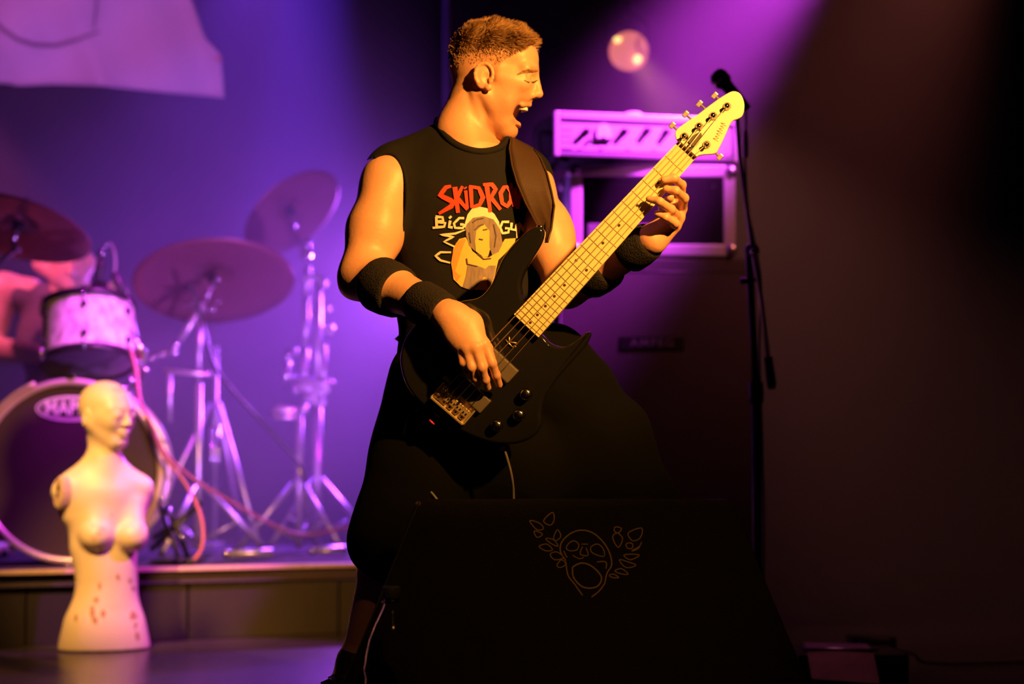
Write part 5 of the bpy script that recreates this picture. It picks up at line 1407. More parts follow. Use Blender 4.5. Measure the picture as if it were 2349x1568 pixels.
MB().lathe([(0, sz_), (0.17, sz_), (0.185, sz_ - 0.03), (0.17, sz_ - 0.07), (0, sz_ - 0.07)], tc_, (0, 0, 1), 28).build('seat', M['tolex'], thr)
MB().tube([tc_ + Vector((0, 0, sz_ - 0.07)), tc_ + Vector((0, 0, RH + 0.05))], 0.014, 10).build('post', M['chrome'], thr)
tripod(thr, tc_, RH + 0.18, RH, 0.2, 30, M['chrome'], True, False)
for hn, dx, lab in ((har, 1, 'wooden drumstick in the drummer\'s hand nearer the left edge'), (hal, -1, 'wooden drumstick in the drummer\'s hand behind the tom')):
    a = Vector(hn) + Vector((0.055 * dx, -0.03, -0.022)); d_ = Vector((0.25 * dx, -0.9, 0.05)).normalized()
    tag(MB().tube([a - d_ * 0.06, a + d_ * 0.1, a + d_ * 0.22, a + d_ * 0.245, a + d_ * 0.26], [0.0072, 0.0072, 0.005, 0.006, 0.003], 8).build('drumstick', M['maplelight']), lab, 'drumstick', 'drumsticks')

# ================================================================== BANNER
YB_ = 8.2
ban = empty('banner', P(250, 0, YB_), 'white cloth banner with dark curved print hanging at the upper left', 'banner')
botm = [(-160, 180), (-60, 186), (20, 190), (40, 196), (120, 192), (228, 195), (300, 203), (400, 212), (470, 218), (514, 223)]
nU, nV = 60, 40; gv = []; xs_b = [p[0] for p in botm]; ys_b = [p[1] for p in botm]
for j in range(nV + 1):
    t = j / nV
    for i in range(nU + 1):
        s = i / nU
        rx_ = np.interp(t, [0, 0.45, 0.72, 0.8, 1], [395, 425, 470, 507, 514]); px = -160 + (rx_ + 160) * s
        yb = np.interp(-160 + 674 * s, xs_b, ys_b); py = -260 + (yb + 260) * t
        fold = 0.040 * math.exp(-((px - (330 + 240 * t)) / 40) ** 2) * math.sin(t * 2.2) + 0.030 * math.sin((px * 0.6 + py * 1.1) * 0.020) + 0.014 * math.sin((px * 1.3 - py * 0.4) * 0.03 + 1)
        fold += 0.03 * math.exp(-((px - (150 + 90 * (py / 200.0))) / 26) ** 2) * (t > 0.5) * (t - 0.5) * 2
        gv.append(P(px, py, YB_ - fold))
gf = [(j * (nU + 1) + i, j * (nU + 1) + i + 1, (j + 1) * (nU + 1) + i + 1, (j + 1) * (nU + 1) + i) for j in range(nV) for i in range(nU)]
n0 = len(gv); gv2 = gv + [v + Vector((0, 0.004, 0)) for v in gv]
gf2 = gf + [tuple(n0 + k for k in reversed(f)) for f in gf]
rim = [i for i in range(nU + 1)] + [j * (nU + 1) + nU for j in range(1, nV + 1)] + [nV * (nU + 1) + i for i in range(nU - 1, -1, -1)] + [j * (nU + 1) for j in range(nV - 1, 0, -1)]
gf2 += [(rim[k], rim[(k + 1) % len(rim)], n0 + rim[(k + 1) % len(rim)], n0 + rim[k]) for k in range(len(rim))]
cloth = MB().add(gv2, gf2, True).build('cloth', M['banner'], ban)
bt_ = bvh(cloth)
mb = MB(); print_stroke(mb, [(-40, 10), (0, 62), (40, 90), (80, 103), (130, 104), (180, 90), (228, 72)], [10, 10, 9, 10, 9, 7, 3], bt_, 0.003)
mb.build('curved_print', M['bannerseam'], ban, recalc=False)
mb = MB(); print_stroke(mb, [(222, -30), (220, 20), (214, 66)], [5, 5, 3], bt_, 0.003); mb.build('print_line', M['bannerseam'], ban, recalc=False)
mb = MB(); print_stroke(mb, [(498, 62), (503, 95), (501, 140)], [8, 13, 6], bt_, 0.003); mb.build('red_patch', M['bannerred'], ban, recalc=False)
hem = [P(px, py - 3, YB_ - 0.035) for px, py in botm]
MB().tube([gv[nV * (nU + 1) + i] + Vector((0, -0.002, 0.003)) for i in range(0, nU + 1, 2)], 0.006, 6).build('hem', M['banner'], ban)
for px in (-120, 130, 380):
    top = P(px, -262, YB_); MB().tube([top, Vector((top.x, top.y, 4.09))], 0.004, 6).build('hanging_cord', M['cord'], ban)

# ================================================================== STAGE LAMP
YL = 7.9; lc_ = P(1442, 117, YL); lr = 45 * MPP(YL)
lamp = empty('stage_lamp', lc_, 'round glowing stage lamp hanging to the right of the singer\'s head', 'lamp')
la = (CAM - lc_).normalized(); la = (la + Vector((0.10, 0, -0.12))).normalized()
lens = MB().lathe([(lr, -0.01), (lr * 0.98, 0.012), (lr * 0.88, 0.030), (lr * 0.66, 0.044), (lr * 0.36, 0.052), (0, 0.055)], lc_, la, 36).build('lens', M['lampglass'], lamp)
MB().lathe([(lr * 1.02, -0.012), (lr * 1.05, 0.006), (lr * 1.0, 0.014)], lc_, la, 36).build('lens_rim', M['lampdim'], lamp)
MB().lathe([(lr * 1.03, -0.01), (lr * 1.0, -0.12), (lr * 0.6, -0.19), (0, -0.2)], lc_, la, 28).build('housing', M['blackmetal'], lamp)
la_a = Vector((1, 0, 0)); la_a = (la_a - la * la_a.dot(la)).normalized(); la_b = la_a.cross(la); la_b = la_b if la_b.z > 0 else -la_b
MB().ball(lc_ + la * 0.040 + la_a * 17 * MPP(YL) - la_b * 15 * MPP(YL), 11 * MPP(YL), 12).build('bulb', M['lamphot'], lens)
MB().ball(lc_ + la * 0.030 - la_a * 27 * MPP(YL) + la_b * 28 * MPP(YL), 8 * MPP(YL), 12, 1.2, 1, 0.85).build('small_bulb', M['lamphot'], lens)
MB().tube(spline([lc_ + la_a * lr * 0.55 + la_b * lr * 0.75 + la * 0.036, lc_ + la_a * lr * 0.35 + la_b * lr * 0.45 + la * 0.051, lc_ + la_a * lr * 0.5 + la_b * lr * 0.05 + la * 0.048, lc_ + la_a * lr * 0.85 - la_b * lr * 0.1 + la * 0.03], 4), 0.006, 6).build('lens_wire', M['lampdim'], lens)
MB().tube([lc_ - la * 0.1 + Vector((lr * 1.1, 0, 0)), lc_ - la * 0.1 + Vector((lr * 1.1, 0, lr * 1.3)), lc_ - la * 0.1 + Vector((0, 0, lr * 2.0)), lc_ - la * 0.1 + Vector((-lr * 1.1, 0, lr * 1.3)), lc_ - la * 0.1 + Vector((-lr * 1.1, 0, 0))], 0.006, 6).build('yoke', M['blackmetal'], lamp)
hk = lc_ - la * 0.1 + Vector((0, 0, lr * 2.0)); MB().tube([hk, Vector((hk.x, hk.y, 4.09))], 0.012, 8).build('drop_pole', M['blackmetal'], lamp)
spot('lamp_beam', lc_ + la * 0.06, lc_ + Vector((0.9, -0.9, -1.5)), 110, (1.0, 0.30, 0.22), 50, 0.9, 0.04)


# ================================================================== AMPLIFIER STACK
AY = 6.42; am = MPP(AY); al = math.radians(13)
AXx, AXy, AXz = Vector((math.cos(al), math.sin(al), 0)), Vector((-math.sin(al), math.cos(al), 0)), Vector((0, 0, 1))
AAX = (AXx, AXy, AXz)
# cabinet: front-left corner fixed, standing on castors
cabw, cabd, cabh = 0.68, 0.40, 1.21
cz0 = 0.075; c0 = P(1270, 1400, AY + 0.0); FL = Vector((c0.x, AY, 0))
cabx = Vector((math.cos(math.radians(5)), math.sin(math.radians(5)), 0)); caby = Vector((-cabx.y, cabx.x, 0)); CA = (cabx, caby, AXz)
cab = empty('speaker_cabinet', (FL.x + 0.3, AY + 0.2, 0), 'tall dark bass speaker cabinet behind the bassist with a name badge', 'speaker cabinet')
cc_ = FL + cabx * cabw / 2 + caby * cabd / 2
MB().box(cc_ + Vector((0, 0, cz0 + cabh / 2)), (cabw, cabd, cabh), CA, 0.012).build('carcass', M['tolex'], cab)
gc = FL + cabx * cabw / 2 - caby * 0.004 + Vector((0, 0, cz0 + cabh / 2 - 0.01))
gr_ = MB().box(gc, (cabw - 0.05, 0.02, cabh - 0.09), CA, 0.004).build('grille', M['grille'], cab)
mb = MB()
for s in (-1, 1):
    mb.tube([gc + cabx * s * (cabw / 2 - 0.022) - caby * 0.008 + Vector((0, 0, k * (cabh / 2 - 0.042))) for k in (-1, 1)], 0.004, 6)
for s in (-1, 1):
    mb.tube([gc + cabx * k * (cabw / 2 - 0.022) - caby * 0.008 + Vector((0, 0, s * (cabh / 2 - 0.042))) for k in (-1, 1)], 0.004, 6)
mb.build('grille_piping', M['plastic'], cab)
bc = P(1497, 786, AY); bc = FL + cabx * (bc - FL).dot(cabx) - caby * 0.016 + Vector((0, 0, bc.z))
bg = MB().box(bc, (150 * am, 0.006, 30 * am), CA, 0.002).build('badge', M['blackmetal'], cab)
tv_, tf_ = text_mesh('AMPEG', 0.034, 0.0, spacing=1.25)
MB().add([bc + cabx * v.x * 1.15 + AXz * v.y - caby * 0.0045 for v in tv_], tf_).build('badge_lettering', M['device'], bg, recalc=False)
for i, j, k in ((0, 0, 1), (1, 0, 1), (0, 0, 0), (1, 0, 0), (0, 1, 1), (1, 1, 1), (0, 1, 0), (1, 1, 0)):
    p = FL + cabx * cabw * i + caby * cabd * j + Vector((0, 0, cz0 + cabh * k))
    MB().ball(p - cabx * (i - 0.5) * 0.03 - caby * (j - 0.5) * 0.03 - AXz * (k - 0.5) * 0.03, 0.026, 10).build('corner_guard', M['steel'], cab)
for i in (0.12, 0.88):
    for j in (0.2, 0.8):
        p = FL + cabx * cabw * i + caby * cabd * j
        MB().lathe([(0, -0.014), (0.036, -0.014), (0.038, 0), (0.036, 0.014), (0, 0.014)], p + Vector((0, 0, 0.039)), cabx, 16).build('castor', M['rubber'], cab)
        MB().box(p + Vector((0, 0, 0.068)), (0.05, 0.05, 0.016), CA).build('castor_plate', M['steel'], cab)
for s in (0, 1):
    p = FL + cabx * (cabw * s + (0.004 if s else -0.004)) + caby * cabd * 0.5 + Vector((0, 0, cz0 + cabh * 0.62))
    MB().tube(spline([p - caby * 0.07, p - caby * 0.06 + cabx * (0.03 if s else -0.03), p + caby * 0.06 + cabx * (0.03 if s else -0.03), p + caby * 0.07], 4), 0.008, 8).build('side_handle', M['plastic'], cab)
ctop = cz0 + cabh
# rack case on the cabinet
cw, cd, ch = 385 * am, 0.34, P(1500, 374, AY).z - ctop - 0.002
k0 = P(1308, 540, AY + 0.02); KL = Vector((k0.x, AY + 0.02, ctop + 0.002))
kx = Vector((math.cos(math.radians(3)), math.sin(math.radians(3)), 0)); ky = Vector((-kx.y, kx.x, 0)); KA = (kx, ky, AXz)
case = empty('rack_case', KL + kx * cw / 2 + ky * cd / 2, 'black rack flight case with aluminium edges under the amplifier head', 'case')
kc = KL + kx * cw / 2 + ky * cd / 2
tk = 0.012; ew = 0.040
MB().box(kc + Vector((0, 0, tk / 2 + 0.004)), (cw - 0.01, cd, tk), KA).build('bottom_panel', M['caseply'], case)
MB().box(kc + Vector((0, 0, ch - tk / 2 - 0.004)), (cw - 0.01, cd, tk), KA).build('top_panel', M['caseply'], case)
for s in (-1, 1): MB().box(kc + kx * s * (cw / 2 - tk / 2 - 0.004) + Vector((0, 0, ch / 2)), (tk, cd, ch - 0.02), KA).build('side_panel', M['caseply'], case)
MB().box(kc + ky * (cd / 2 - 0.01) + Vector((0, 0, ch / 2)), (cw - 0.02, tk, ch - 0.02), KA).build('back_panel', M['caseply'], case)
for e in (0, 1):
    y_ = ky * (cd * e)
    for zc in (ew / 2, ch - ew / 2): MB().box(KL + kx * cw / 2 + y_ + Vector((0, 0, zc)), (cw - 2 * ew + 0.02, 0.014, ew), KA, 0.006).build('edge_rail', M['alu'], case)
    for s in (0, 1): MB().box(KL + kx * (ew / 2 + (cw - ew) * s) + y_ + Vector((0, 0, ch / 2)), (ew, 0.014, ch - 2 * ew + 0.02), KA, 0.006).build('edge_rail', M['alu'], case)
    for s in (0, 1):
        for zc in (0.0, 1.0): MB().ball(KL + kx * (0.014 + (cw - 0.028) * s) + y_ + Vector((0, 0, 0.022 + (ch - 0.044) * zc)), 0.024, 12, 1, 0.8, 1).build('ball_corner', M['steel'], case)
dv = KL + kx * (0.19) + ky * 0.10 + Vector((0, 0, 0.072))
un_ = MB().box(dv, (0.26, 0.16, 0.075), KA, 0.004).build('rack_unit', M['device'], case)
for k in range(5): MB().lathe([(0.011, 0), (0.011, 0.012), (0, 0.013)], dv - ky * 0.08 + kx * (-0.09 + 0.045 * k), -ky, 12).build('unit_knob', M['plastic'], un_)
# amplifier head
hz0 = ctop + 0.002 + ch + 0.014
hh_ = P(1400, 258, AY - 0.04).z - hz0; hw_ = 0.635; hd_ = 0.30
h0_ = P(1270, 360, AY - 0.06); HL_ = Vector((h0_.x, AY - 0.06, hz0))
amp = empty('bass_amplifier', HL_ + AXx * hw_ / 2 + AXy * hd_ / 2, 'bass amplifier head with pale control panel on top of the rack case', 'amplifier')
hc = HL_ + AXx * hw_ / 2 + AXy * hd_ / 2 + Vector((0, 0, hh_ / 2))
MB().box(hc + AXy * 0.012, (hw_, hd_ - 0.024, hh_), AAX, 0.008).build('cabinet', M['tolex'], amp)
fr = 0.018
for s, nm in ((-1, 'side_trim'), (1, 'side_trim')): MB().box(hc - AXy * hd_ / 2 + AXx * s * (hw_ / 2 - fr / 2), (fr, 0.03, hh_), AAX, 0.004).build(nm, M['alu'], amp)
MB().box(hc - AXy * hd_ / 2 + AXz * (hh_ / 2 - 0.012), (hw_ - 2 * fr, 0.03, 0.024), AAX, 0.004).build('top_trim', M['alu'], amp)
MB().box(hc - AXy * hd_ / 2 - AXz * (hh_ / 2 - 0.009), (hw_ - 2 * fr, 0.024, 0.014), AAX, 0.003).build('bottom_trim', M['device'], amp)
pn = hc - AXy * (hd_ / 2 - 0.002) - AXz * 0.004
pw, ph_ = hw_ - 2 * fr - 0.01, hh_ - 0.052
pan = MB().box(pn, (pw, 0.012, ph_), AAX, 0.002).build('control_panel', M['panel'], amp)
fpn = pn - AXy * 0.0062
def pp3(px, py):
    d = ray(px, py); t = (fpn - CAM).dot(AXy) / d.dot(AXy); return CAM + d * t
for i, (px, py) in enumerate(((1345, 302), (1432, 302), (1484, 300), (1528, 303), (1572, 308), (1616, 312))):
    c = pp3(px, py); k_ = MB().lathe([(0.0125, 0), (0.0125, 0.006), (0.0100, 0.008), (0.0095, 0.026), (0, 0.027)], c, -AXy, 20).build('control_knob', M['plastic'], amp)
    MB().box(c - AXy * 0.0275 + AXz * 0.004, (0.002, 0.001, 0.009), AAX).build('pointer', M['whitelens'], k_)
c = pp3(1352, 322); MB().lathe([(0.006, 0), (0.006, 0.012), (0, 0.013)], c, -AXy, 12).build('switch', M['plastic'], amp)
# round-topped meter
c = pp3(1383, 318); arch = [c + AXx * (-0.024) , c + AXx * 0.024] + [c + AXx * 0.024 * math.cos(t) + AXz * (0.022 + 0.026 * math.sin(t)) for t in np.linspace(0, math.pi, 12)]
MB().prism([p - AXy * 0.010 for p in arch], AXy * 0.010, 0.002).build('meter', M['whitelens'], amp)
MB().box(c - AXy * 0.006 - AXz * 0.004, (0.056, 0.012, 0.006), AAX, 0.001).build('meter_sill', M['plastic'], amp)
MB().ball(c - AXy * 0.012, 0.006, 8).build('meter_pivot', M['plastic'], amp)
for k in range(4):
    a = pp3(1288, 298 + 14 * k); MB().box(a + AXx * 0.018 - AXy * 0.0006, (0.036, 0.001, 0.003), AAX).build('panel_legend', M['print_dark'], pan)
for px, py in ((1378, 342), (1440, 344), (1500, 345), (1330, 342)): MB().box(pp3(px, py) - AXy * 0.0006, (0.018, 0.001, 0.003), AAX).build('panel_legend', M['print_dark'], pan)
for i in (0.08, 0.92):
    for j in (0.15, 0.85): MB().lathe([(0, -0.0125), (0.016, -0.0125), (0.018, 0.003)], HL_ + AXx * hw_ * i + AXy * hd_ * j, AXz, 12).build('rubber_foot', M['rubber'], amp)
hp_ = HL_ + AXy * 0.10 - AXx * 0.004
MB().tube(spline([P(1238, 305, AY + 0.0), P(1236, 330, AY), P(1242, 352, AY), P(1262, 376, AY)], 5), 0.007, 8).build('side_handle', M['alu'], amp)
MB().tube([P(1238, 305, AY), HL_ + AXy * 0.06 + AXz * (P(1238, 305, AY).z - hz0)], 0.007, 8).build('handle_mount', M['alu'], amp)
# small white upturned bowl lying on the head
dl = hc + AXz * (hh_ / 2) ; px_ = P(1457, 262, AY); dl = Vector((px_.x, dl.y - 0.05, hz0 + hh_ + 0.0005))
dome = empty('white_bowl', dl, 'small white dome-shaped bowl upside down on top of the amplifier head', 'bowl')
MB().lathe([(0.044, 0), (0.043, 0.006), (0.036, 0.018), (0.022, 0.026), (0, 0.029)], dl, (0, 0, 1), 28).build('shell', M['whitelens'], dome)
MB().lathe([(0.046, 0), (0.047, 0.003), (0.044, 0.006)], dl, (0, 0, 1), 28).build('rim', M['whitelens'], dome)

# ================================================================== MICROPHONE STAND
YM = 5.55
ms = empty('microphone_stand', (P(1737, 1200, YM).x, YM, 0), 'black boom microphone stand to the right of the bass headstock', 'microphone stand')
bx = P(1737, 1200, YM).x; cl = P(1724, 575, YM)
MB().tube([(bx, YM, 0.02), (bx, YM, P(0, 900, YM).z)], 0.014, 12).build('lower_tube', M['blackmetal'], ms)
MB().tube([(bx, YM, P(0, 902, YM).z), (cl.x - 0.008, YM, cl.z)], 0.0105, 12).build('upper_tube', M['blackmetal'], ms)
MB().lathe([(0, -0.03), (0.02, -0.03), (0.022, 0), (0.02, 0.03), (0, 0.03)], (bx, YM, P(0, 900, YM).z), (0, 0, 1), 16).build('height_clutch', M['plastic'], ms)
MB().tube([P(1686, 205, YM - 0.04), P(1697, 360, YM - 0.02), cl + Vector((0, -0.025, 0)), P(1747, 690, YM - 0.03), P(1762, 820, YM - 0.03)], 0.0065, 10).build('boom_arm', M['satin'], ms)
MB().tube([P(1762, 818, YM - 0.03), P(1770, 880, YM - 0.03), P(1771, 892, YM - 0.03)], [0.012, 0.014, 0.010], 12).build('counterweight', M['rubber'], ms)
MB().ball(cl + Vector((0, -0.01, 0)), 0.022, 12).build('boom_clamp', M['blackmetal'], ms)
MB().ball(P(1728, 577, YM - 0.05), 0.010, 10).build('clamp_screw', M['chrome'], ms)
MB().tube([P(1740, 640, YM), P(1698, 645, YM)], [0.007, 0.010], 8).build('side_bolt', M['blackmetal'], ms)
for k in range(3):
    t = math.radians(100 + 120 * k); d = Vector((math.cos(t), math.sin(t), 0))
    f = MB().tube([Vector((bx, YM, 0.10)), Vector((bx, YM, 0.015)) + d * 0.32], 0.009, 8).build('tripod_leg', M['blackmetal'], ms)
    MB().ball(Vector((bx, YM, 0.016)) + d * 0.32, 0.015, 8).build('rubber_foot', M['rubber'], f)
vm = empty('vocal_microphone', P(1665, 195, YM - 0.05), 'black vocal microphone pointing up above the bass headstock', 'microphone')
a, b = P(1650, 178, YM - 0.05), P(1690, 222, YM - 0.05); d = (b - a)
MB().tube([a + d * 0.30, a + d * 0.5, a + d * 1.6, a + d * 1.65], [0.021, 0.019, 0.013, 0.008], 14).build('handle', M['blackmetal'], vm)
MB().lathe([(0, -0.030), (0.016, -0.028), (0.026, -0.016), (0.028, 0.0), (0.026, 0.012), (0.022, 0.02)], a + d * 0.1, d.normalized(), 18).build('grille', M['plastic'], vm)
MB().lathe([(0.0285, -0.003), (0.0295, 0), (0.0285, 0.003)], a + d * 0.12, d.normalized(), 18).build('grille_band', M['steel'], vm)
MB().tube([P(1684, 214, YM - 0.045), P(1690, 240, YM - 0.04)], 0.018, 10).build('mic_clip', M['rubber'], vm)
xl = empty('microphone_cable', P(1708, 330, YM + 0.01), 'dark microphone cable with metal plug hanging down beside the stand', 'cable')
MB().tube(spline([a + d * 1.62, P(1712, 250, YM + 0.01), P(1711, 300, YM + 0.01)], 5), 0.0035, 8).build('cable_top', M['cord'], xl)
MB().tube([P(1711, 300, YM + 0.01), P(1710, 322, YM + 0.01), P(1710, 358, YM + 0.01), P(1709, 362, YM + 0.01)], [0.006, 0.009, 0.009, 0.006], 10).build('plug', M['satin'], xl)
MB().tube(spline([P(1709, 362, YM + 0.01), P(1716, 480, YM + 0.02), P(1745, 640, YM + 0.03), P(1742, 800, YM + 0.03), P(1748, 1000, YM + 0.03), P(1752, 1200, YM + 0.03), P(1752, 1400, YM + 0.05), Vector((P(1760, 1500, YM).x, YM + 0.06, 0.006)), Vector((P(1760, 1500, YM).x + 0.3, YM + 0.2, 0.006))], 6), 0.0035, 8).build('cable_run', M['cord'], xl)

# ================================================================== WEDGE MONITOR
wy0, wy1 = 4.06, 3.92          # top edge, foot of the sloping panel
wt = [P(948, 1152, wy0), P(1672, 1135, wy0), ]
z_top = P(1300, 1142, wy0).z
xl0, xr0 = P(955, 1140, wy0).x, P(1680, 1140, wy0).x
zb_ = 0.015
xl1, xr1 = P(715, 1700, wy1).x, P(1935, 1700, wy1).x
mon = empty('stage_monitor', ((xl0 + xr0) / 2, 4.1, 0), 'black carpeted wedge monitor with a gold winged skull drawing in front of the bassist', 'stage monitor')
bk = 0.36
front = [Vector((xl1, wy1, zb_)), Vector((xr1, wy1, zb_)), Vector((xr0, wy0, z_top)), Vector((xl0, wy0, z_top))]
backp = [Vector((xl1 + 0.05, wy1 + bk, zb_)), Vector((xr1 - 0.05, wy1 + bk, zb_)), Vector((xr0 - 0.02, wy0 + 0.10, z_top - 0.012)), Vector((xl0 + 0.02, wy0 + 0.10, z_top - 0.012))]
bm = bmesh.new(); vv_ = [bm.verts.new(p) for p in front + backp]
for f in ((0, 1, 2, 3), (5, 4, 7, 6), (4, 0, 3, 7), (1, 5, 6, 2), (3, 2, 6, 7), (4, 5, 1, 0)): bm.faces.new([vv_[i] for i in f])
bmesh.ops.recalc_face_normals(bm, faces=list(bm.faces))
bmesh.ops.bevel(bm, geom=list(bm.edges), offset=0.014, segments=3, affect='EDGES', profile=0.5)
me = bpy.data.meshes.new('carpeted_box'); bm.to_mesh(me); bm.free()
box_ = link_mesh('carpeted_box', me, M['carpet'], mon)
wb = bvh(box_)
MB().tube([front[0] + Vector((0.006, -0.003, 0.01)), front[3] + Vector((0.006, -0.003, -0.008))], 0.0022, 6).build('edge_bead', M['plastic'], mon)
MB().ball(front[3] + Vector((0.004, 0, -0.012)), 0.006, 8).build('corner_stud', M['gold'], mon)
for sx_ in (xl1 + 0.06, xr1 - 0.06):
    for yy in (wy1 + 0.05, wy1 + bk - 0.05): MB().lathe([(0, -zb_ + 0.0005), (0.02, -zb_ + 0.0005), (0.022, 0.004)], (sx_, yy, zb_), (0, 0, 1), 12).build('rubber_foot', M['rubber'], mon)
# grille on the player's side
gq = [Vector((xl1 + 0.12, wy1 + bk + 0.004, 0.06)), Vector((xr1 - 0.12, wy1 + bk + 0.004, 0.06)), Vector((xr0 - 0.06, wy0 + 0.115, z_top - 0.04)), Vector((xl0 + 0.06, wy0 + 0.115, z_top - 0.04))]
MB().prism(gq, (gq[1] - gq[0]).cross(gq[3] - gq[0]).normalized() * 0.01).build('grille', M['blackmetal'], mon)
# drawing: W(x, y) takes the positions measured in the enlarged photo
W = lambda x, y: (1160 + x / 3.915, 1120 + y / 3.915)
mb = MB()
def draw(pts, w_=2.0, closed=False):
    pts = [W(*p) for p in pts]; sp = [(p.x, p.y) for p in spline([Vector((x, y, 0)) for x, y in pts], 4, closed)]
    if closed: sp.append(sp[0])
    print_stroke(mb, sp, w_, wb, 0.0015)
draw([(540, 650), (490, 560), (510, 470), (600, 395), (700, 375), (800, 410), (890, 500), (940, 600), (950, 690), (910, 760), (890, 850)], 2.4)
draw([(550, 620), (520, 560)], 2)
draw([(560, 500), (610, 470), (655, 500), (640, 550), (580, 560), (545, 540)], 1.8, True)
draw([(770, 520), (830, 500), (880, 550), (880, 610), (800, 590), (765, 560)], 1.8, True)
draw([(690, 520), (670, 590), (740, 600), (720, 530)], 1.8)
draw([(680, 500), (740, 500)], 1.6)
draw([(600, 600), (660, 630), (700, 620)], 1.6)
draw([(540, 660), (560, 780), (620, 860), (690, 960)], 2.2)
draw([(610, 700), (680, 670), (760, 690), (840, 760), (860, 820), (820, 880), (740, 895), (670, 870), (610, 800), (600, 730)], 2.6, True)
draw([(890, 850), (840, 920), (770, 975)], 2.4)
draw([(820, 660), (900, 660), (900, 720)], 2)
for leaf in (((215, 290), (300, 310), (340, 360), (280, 370)), ((340, 290), (420, 215), (435, 280), (400, 330)), ((430, 440), (465, 370), (495, 430), (450, 470)), ((300, 520), (370, 500), (420, 550), (360, 560)),
             ((260, 380), (330, 410), (290, 440), (265, 420)), ((400, 590), (460, 570), (520, 620), (440, 640)), ((460, 690), (500, 640), (540, 680), (490, 710)), ((360, 450), (430, 460), (470, 520), (400, 490)),
             ((985, 345), (1040, 360), (1010, 400), (975, 380)), ((960, 440), (1000, 400), (1050, 450), (1010, 530)), ((1100, 400), (1220, 355), (1210, 440), (1140, 470)), ((1080, 500), (1130, 490), (1140, 530), (1100, 540)),
             ((1060, 600), (1130, 590), (1200, 600), (1120, 640)), ((1020, 640), (1100, 660), (1170, 690), (1080, 710)), ((980, 740), (1040, 720), (1100, 770), (1030, 765)), ((930, 780), (970, 770), (1015, 800), (960, 800)), ((1130, 560), (1200, 520), (1220, 480), (1190, 540))):
    draw(leaf, 1.8, True)
mb.build('skull_drawing', M['goldline'], mon, recalc=False)
o = mb
# ================================================================== WATER BOTTLE
yb = 3.84; bcx = P(898, 1450, yb).x
top_z = P(905, 1343, yb).z
bot = empty('water_bottle', (bcx, yb, 0), 'large clear plastic water bottle standing beside the wedge monitor', 'bottle')
R_ = 0.052; Hh = top_z
def rib(z): return 0.0022 * math.sin(z * 160)
prof = [(0.0, 0.004), (0.036, 0.002), (0.048, 0.010)]
for i in range(22):
    z = 0.018 + (Hh - 0.15 - 0.018) * i / 21; prof.append((R_ + rib(z), z))
prof += [(R_ - 0.002, Hh - 0.135), (0.044, Hh - 0.105), (0.032, Hh - 0.075), (0.020, Hh - 0.05), (0.0145, Hh - 0.036), (0.0145, Hh - 0.026)]
inner = [(max(r - 0.0012, 0.0), z + 0.001) for r, z in reversed(prof)]
MB().lathe(prof + inner, (bcx, yb, 0), (0, 0, 1), 28).build('shell', M['petclear'], bot)
nz = Vector((bcx, yb, 0))
MB().lathe([(0.0, Hh), (0.0165, Hh - 0.001), (0.0175, Hh - 0.004), (0.0175, Hh - 0.022), (0.0155, Hh - 0.024), (0.0, Hh - 0.024)], nz, (0, 0, 1), 24).build('cap', M['cap'], bot)
MB().lathe([(0.015, Hh - 0.030), (0.019, Hh - 0.030), (0.019, Hh - 0.033), (0.015, Hh - 0.033)], nz, (0, 0, 1), 24).build('neck_ring', M['petclear'], bot)
# ================================================================== GEAR ON THE FLOOR AT THE RIGHT
yg = 5.35
g0 = P(1850, 1487, yg); g1 = P(1995, 1500, yg)
pb_ = empty('stage_box', (g0.x + 0.1, yg + 0.1, 0), 'low dark metal box with a slanted reddish lid on the floor at lower right', 'stage box')
zl, zr = P(1850, 1487, yg).z, P(1995, 1500, yg - 0.05).z
x0, x1 = g0.x, g1.x
f0 = [Vector((x0, yg, zl)), Vector((x1, yg - 0.05, zl)), Vector((x1 + 0.01, yg - 0.09, 0.02)), Vector((x0 + 0.008, yg - 0.04, 0.028))]
MB().prism(f0, Vector((0.02, 0.20, 0.0))).build('sloping_lid', M['pinkbox'], pb_)
MB().box(((x0 + x1) / 2 + 0.04, yg + 0.13, 0.045), (x1 - x0 + 0.13, 0.28, 0.088), None, 0.006).build('housing', M['blackmetal'], pb_)
MB().tube([Vector((x0 - 0.012, yg, zl)), Vector((x0 + 0.07, yg - 0.02, zl + 0.002)), Vector((x1 + 0.012, yg - 0.055, zl + 0.001))], 0.004, 6).build('lid_edge', M['steel'], pb_)
for k in range(4): MB().lathe([(0.014, 0), (0.014, 0.01), (0.009, 0.012), (0, 0.012)], (x1 + 0.07, yg + 0.03 + 0.06 * k, 0.05), (1, 0, 0), 14).build('socket', M['rubber'], pb_)
yq = 5.9
q0 = P(1967, 1465, yq); q1 = P(2046, 1461, yq)
pq_ = empty('power_strip', ((q0.x + q1.x) / 2, yq, 0), 'small box with a yellow label behind the reddish stage box', 'box')
zc_ = P(2000, 1464, yq).z
MB().box(((q0.x + q1.x) / 2, yq + 0.06, zc_ / 2), (q1.x - q0.x + 0.03, 0.11, zc_ + 0.006), None, 0.005).build('housing', M['blackmetal'], pq_)
MB().box(((q0.x * 0.3 + q1.x * 0.7) - 0.006, yq - 0.0, zc_ - 0.008), ((q1.x - q0.x) * 0.62, 0.014, 0.016), None, 0.001).build('yellow_label', M['yellowtape'], pq_)
MB().box((q0.x * 0.82 + q1.x * 0.18, yq - 0.0, zc_ - 0.010), ((q1.x - q0.x) * 0.34, 0.012, 0.013), None, 0.001).build('pale_label', M['pinkbox'], pq_)
MB().box(((q0.x + q1.x) / 2 + 0.02, yq - 0.004, zc_ - 0.030), ((q1.x - q0.x) * 0.5, 0.012, 0.012), None, 0.001).build('lower_label', M['yellowtape'], pq_)
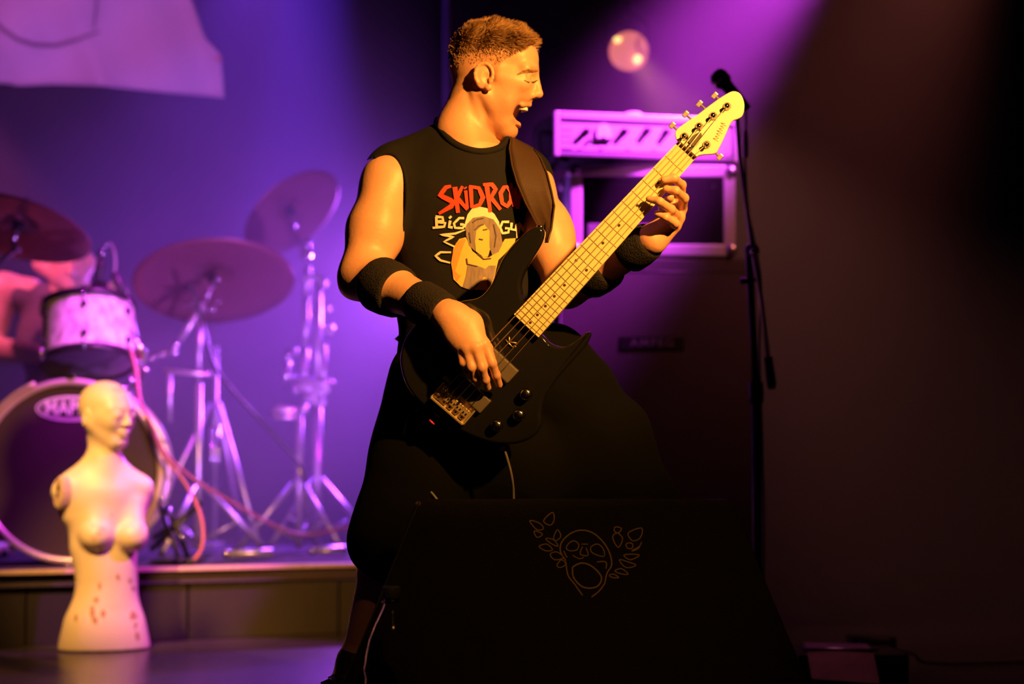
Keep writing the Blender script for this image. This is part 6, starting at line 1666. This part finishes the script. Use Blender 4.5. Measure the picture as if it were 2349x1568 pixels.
tag(MB().tube(spline([Vector((q1.x + 0.0, yq + 0.02, 0.05)), Vector((q1.x + 0.06, yq - 0.02, 0.04)), Vector((q1.x + 0.12, yq - 0.03, 0.012)), Vector((q1.x + 0.5, yq + 0.1, 0.007))], 6), 0.006, 8).build('power_cable', M['cordgrey']), 'grey cable running right from the small yellow-labelled box', 'cable')
# pale cloth on a small case behind the monitor
yo = 5.0
oc = P(1180, 1142, yo)
cs_ = empty('small_case', (oc.x, yo + 0.1, 0), 'small black case standing behind the monitor between the bassist\'s legs', 'case')
MB().box((oc.x, yo + 0.1, (oc.z - 0.008) / 2), (0.24, 0.26, oc.z - 0.012), None, 0.01).build('body', M['tolex'], cs_)
MB().tube([(oc.x - 0.05, yo - 0.03, oc.z * 0.6), (oc.x - 0.04, yo - 0.055, oc.z * 0.6), (oc.x + 0.04, yo - 0.055, oc.z * 0.6), (oc.x + 0.05, yo - 0.03, oc.z * 0.6)], 0.006, 6).build('handle', M['plastic'], cs_)
Fc = Field(); zc = oc.z - 0.004
Fc.ell((oc.x - 0.008, yo + 0.07, zc), (0.036, 0.05, 0.026), k=0.01); Fc.ell((oc.x + 0.014, yo + 0.06, zc), (0.026, 0.04, 0.018), k=0.006); Fc.plane((0, 0, zc - 0.004), (0, 0, -1))
v, q = Fc.mesh(0.004); tag(link_mesh('cloth_cap', np_mesh('cloth_cap', v, q), M['paletowel']), 'small pale rounded cloth cap peeking over the wedge monitor', 'cap')

# ================================================================== STAGE HAZE
hm_ = bpy.data.materials.new('stage_haze'); hm_.use_nodes = True; nt = hm_.node_tree
nt.nodes.remove(nt.nodes['Principled BSDF'])
vs_ = nt.nodes.new('ShaderNodeVolumeScatter'); vs_.inputs['Color'].default_value = (0.95, 0.93, 0.98, 1)
vs_.inputs['Density'].default_value = HAZE_D; vs_.inputs['Anisotropy'].default_value = 0.0
nt.links.new(vs_.outputs[0], nt.nodes['Material Output'].inputs['Volume'])
foot = [(-4.38, 6.98), (-0.05, 6.98), (0.95, 5.45), (4.38, 5.45), (4.38, 10.68), (-4.38, 10.68)]
hz_ = MB().prism([Vector((x, y, 4.05)) for x, y in foot], Vector((0, 0, -4.02))).build('stage_haze', hm_)
tag(hz_, 'thin violet smoke drifting around the drum kit and rear stage', 'haze', kind='stuff')
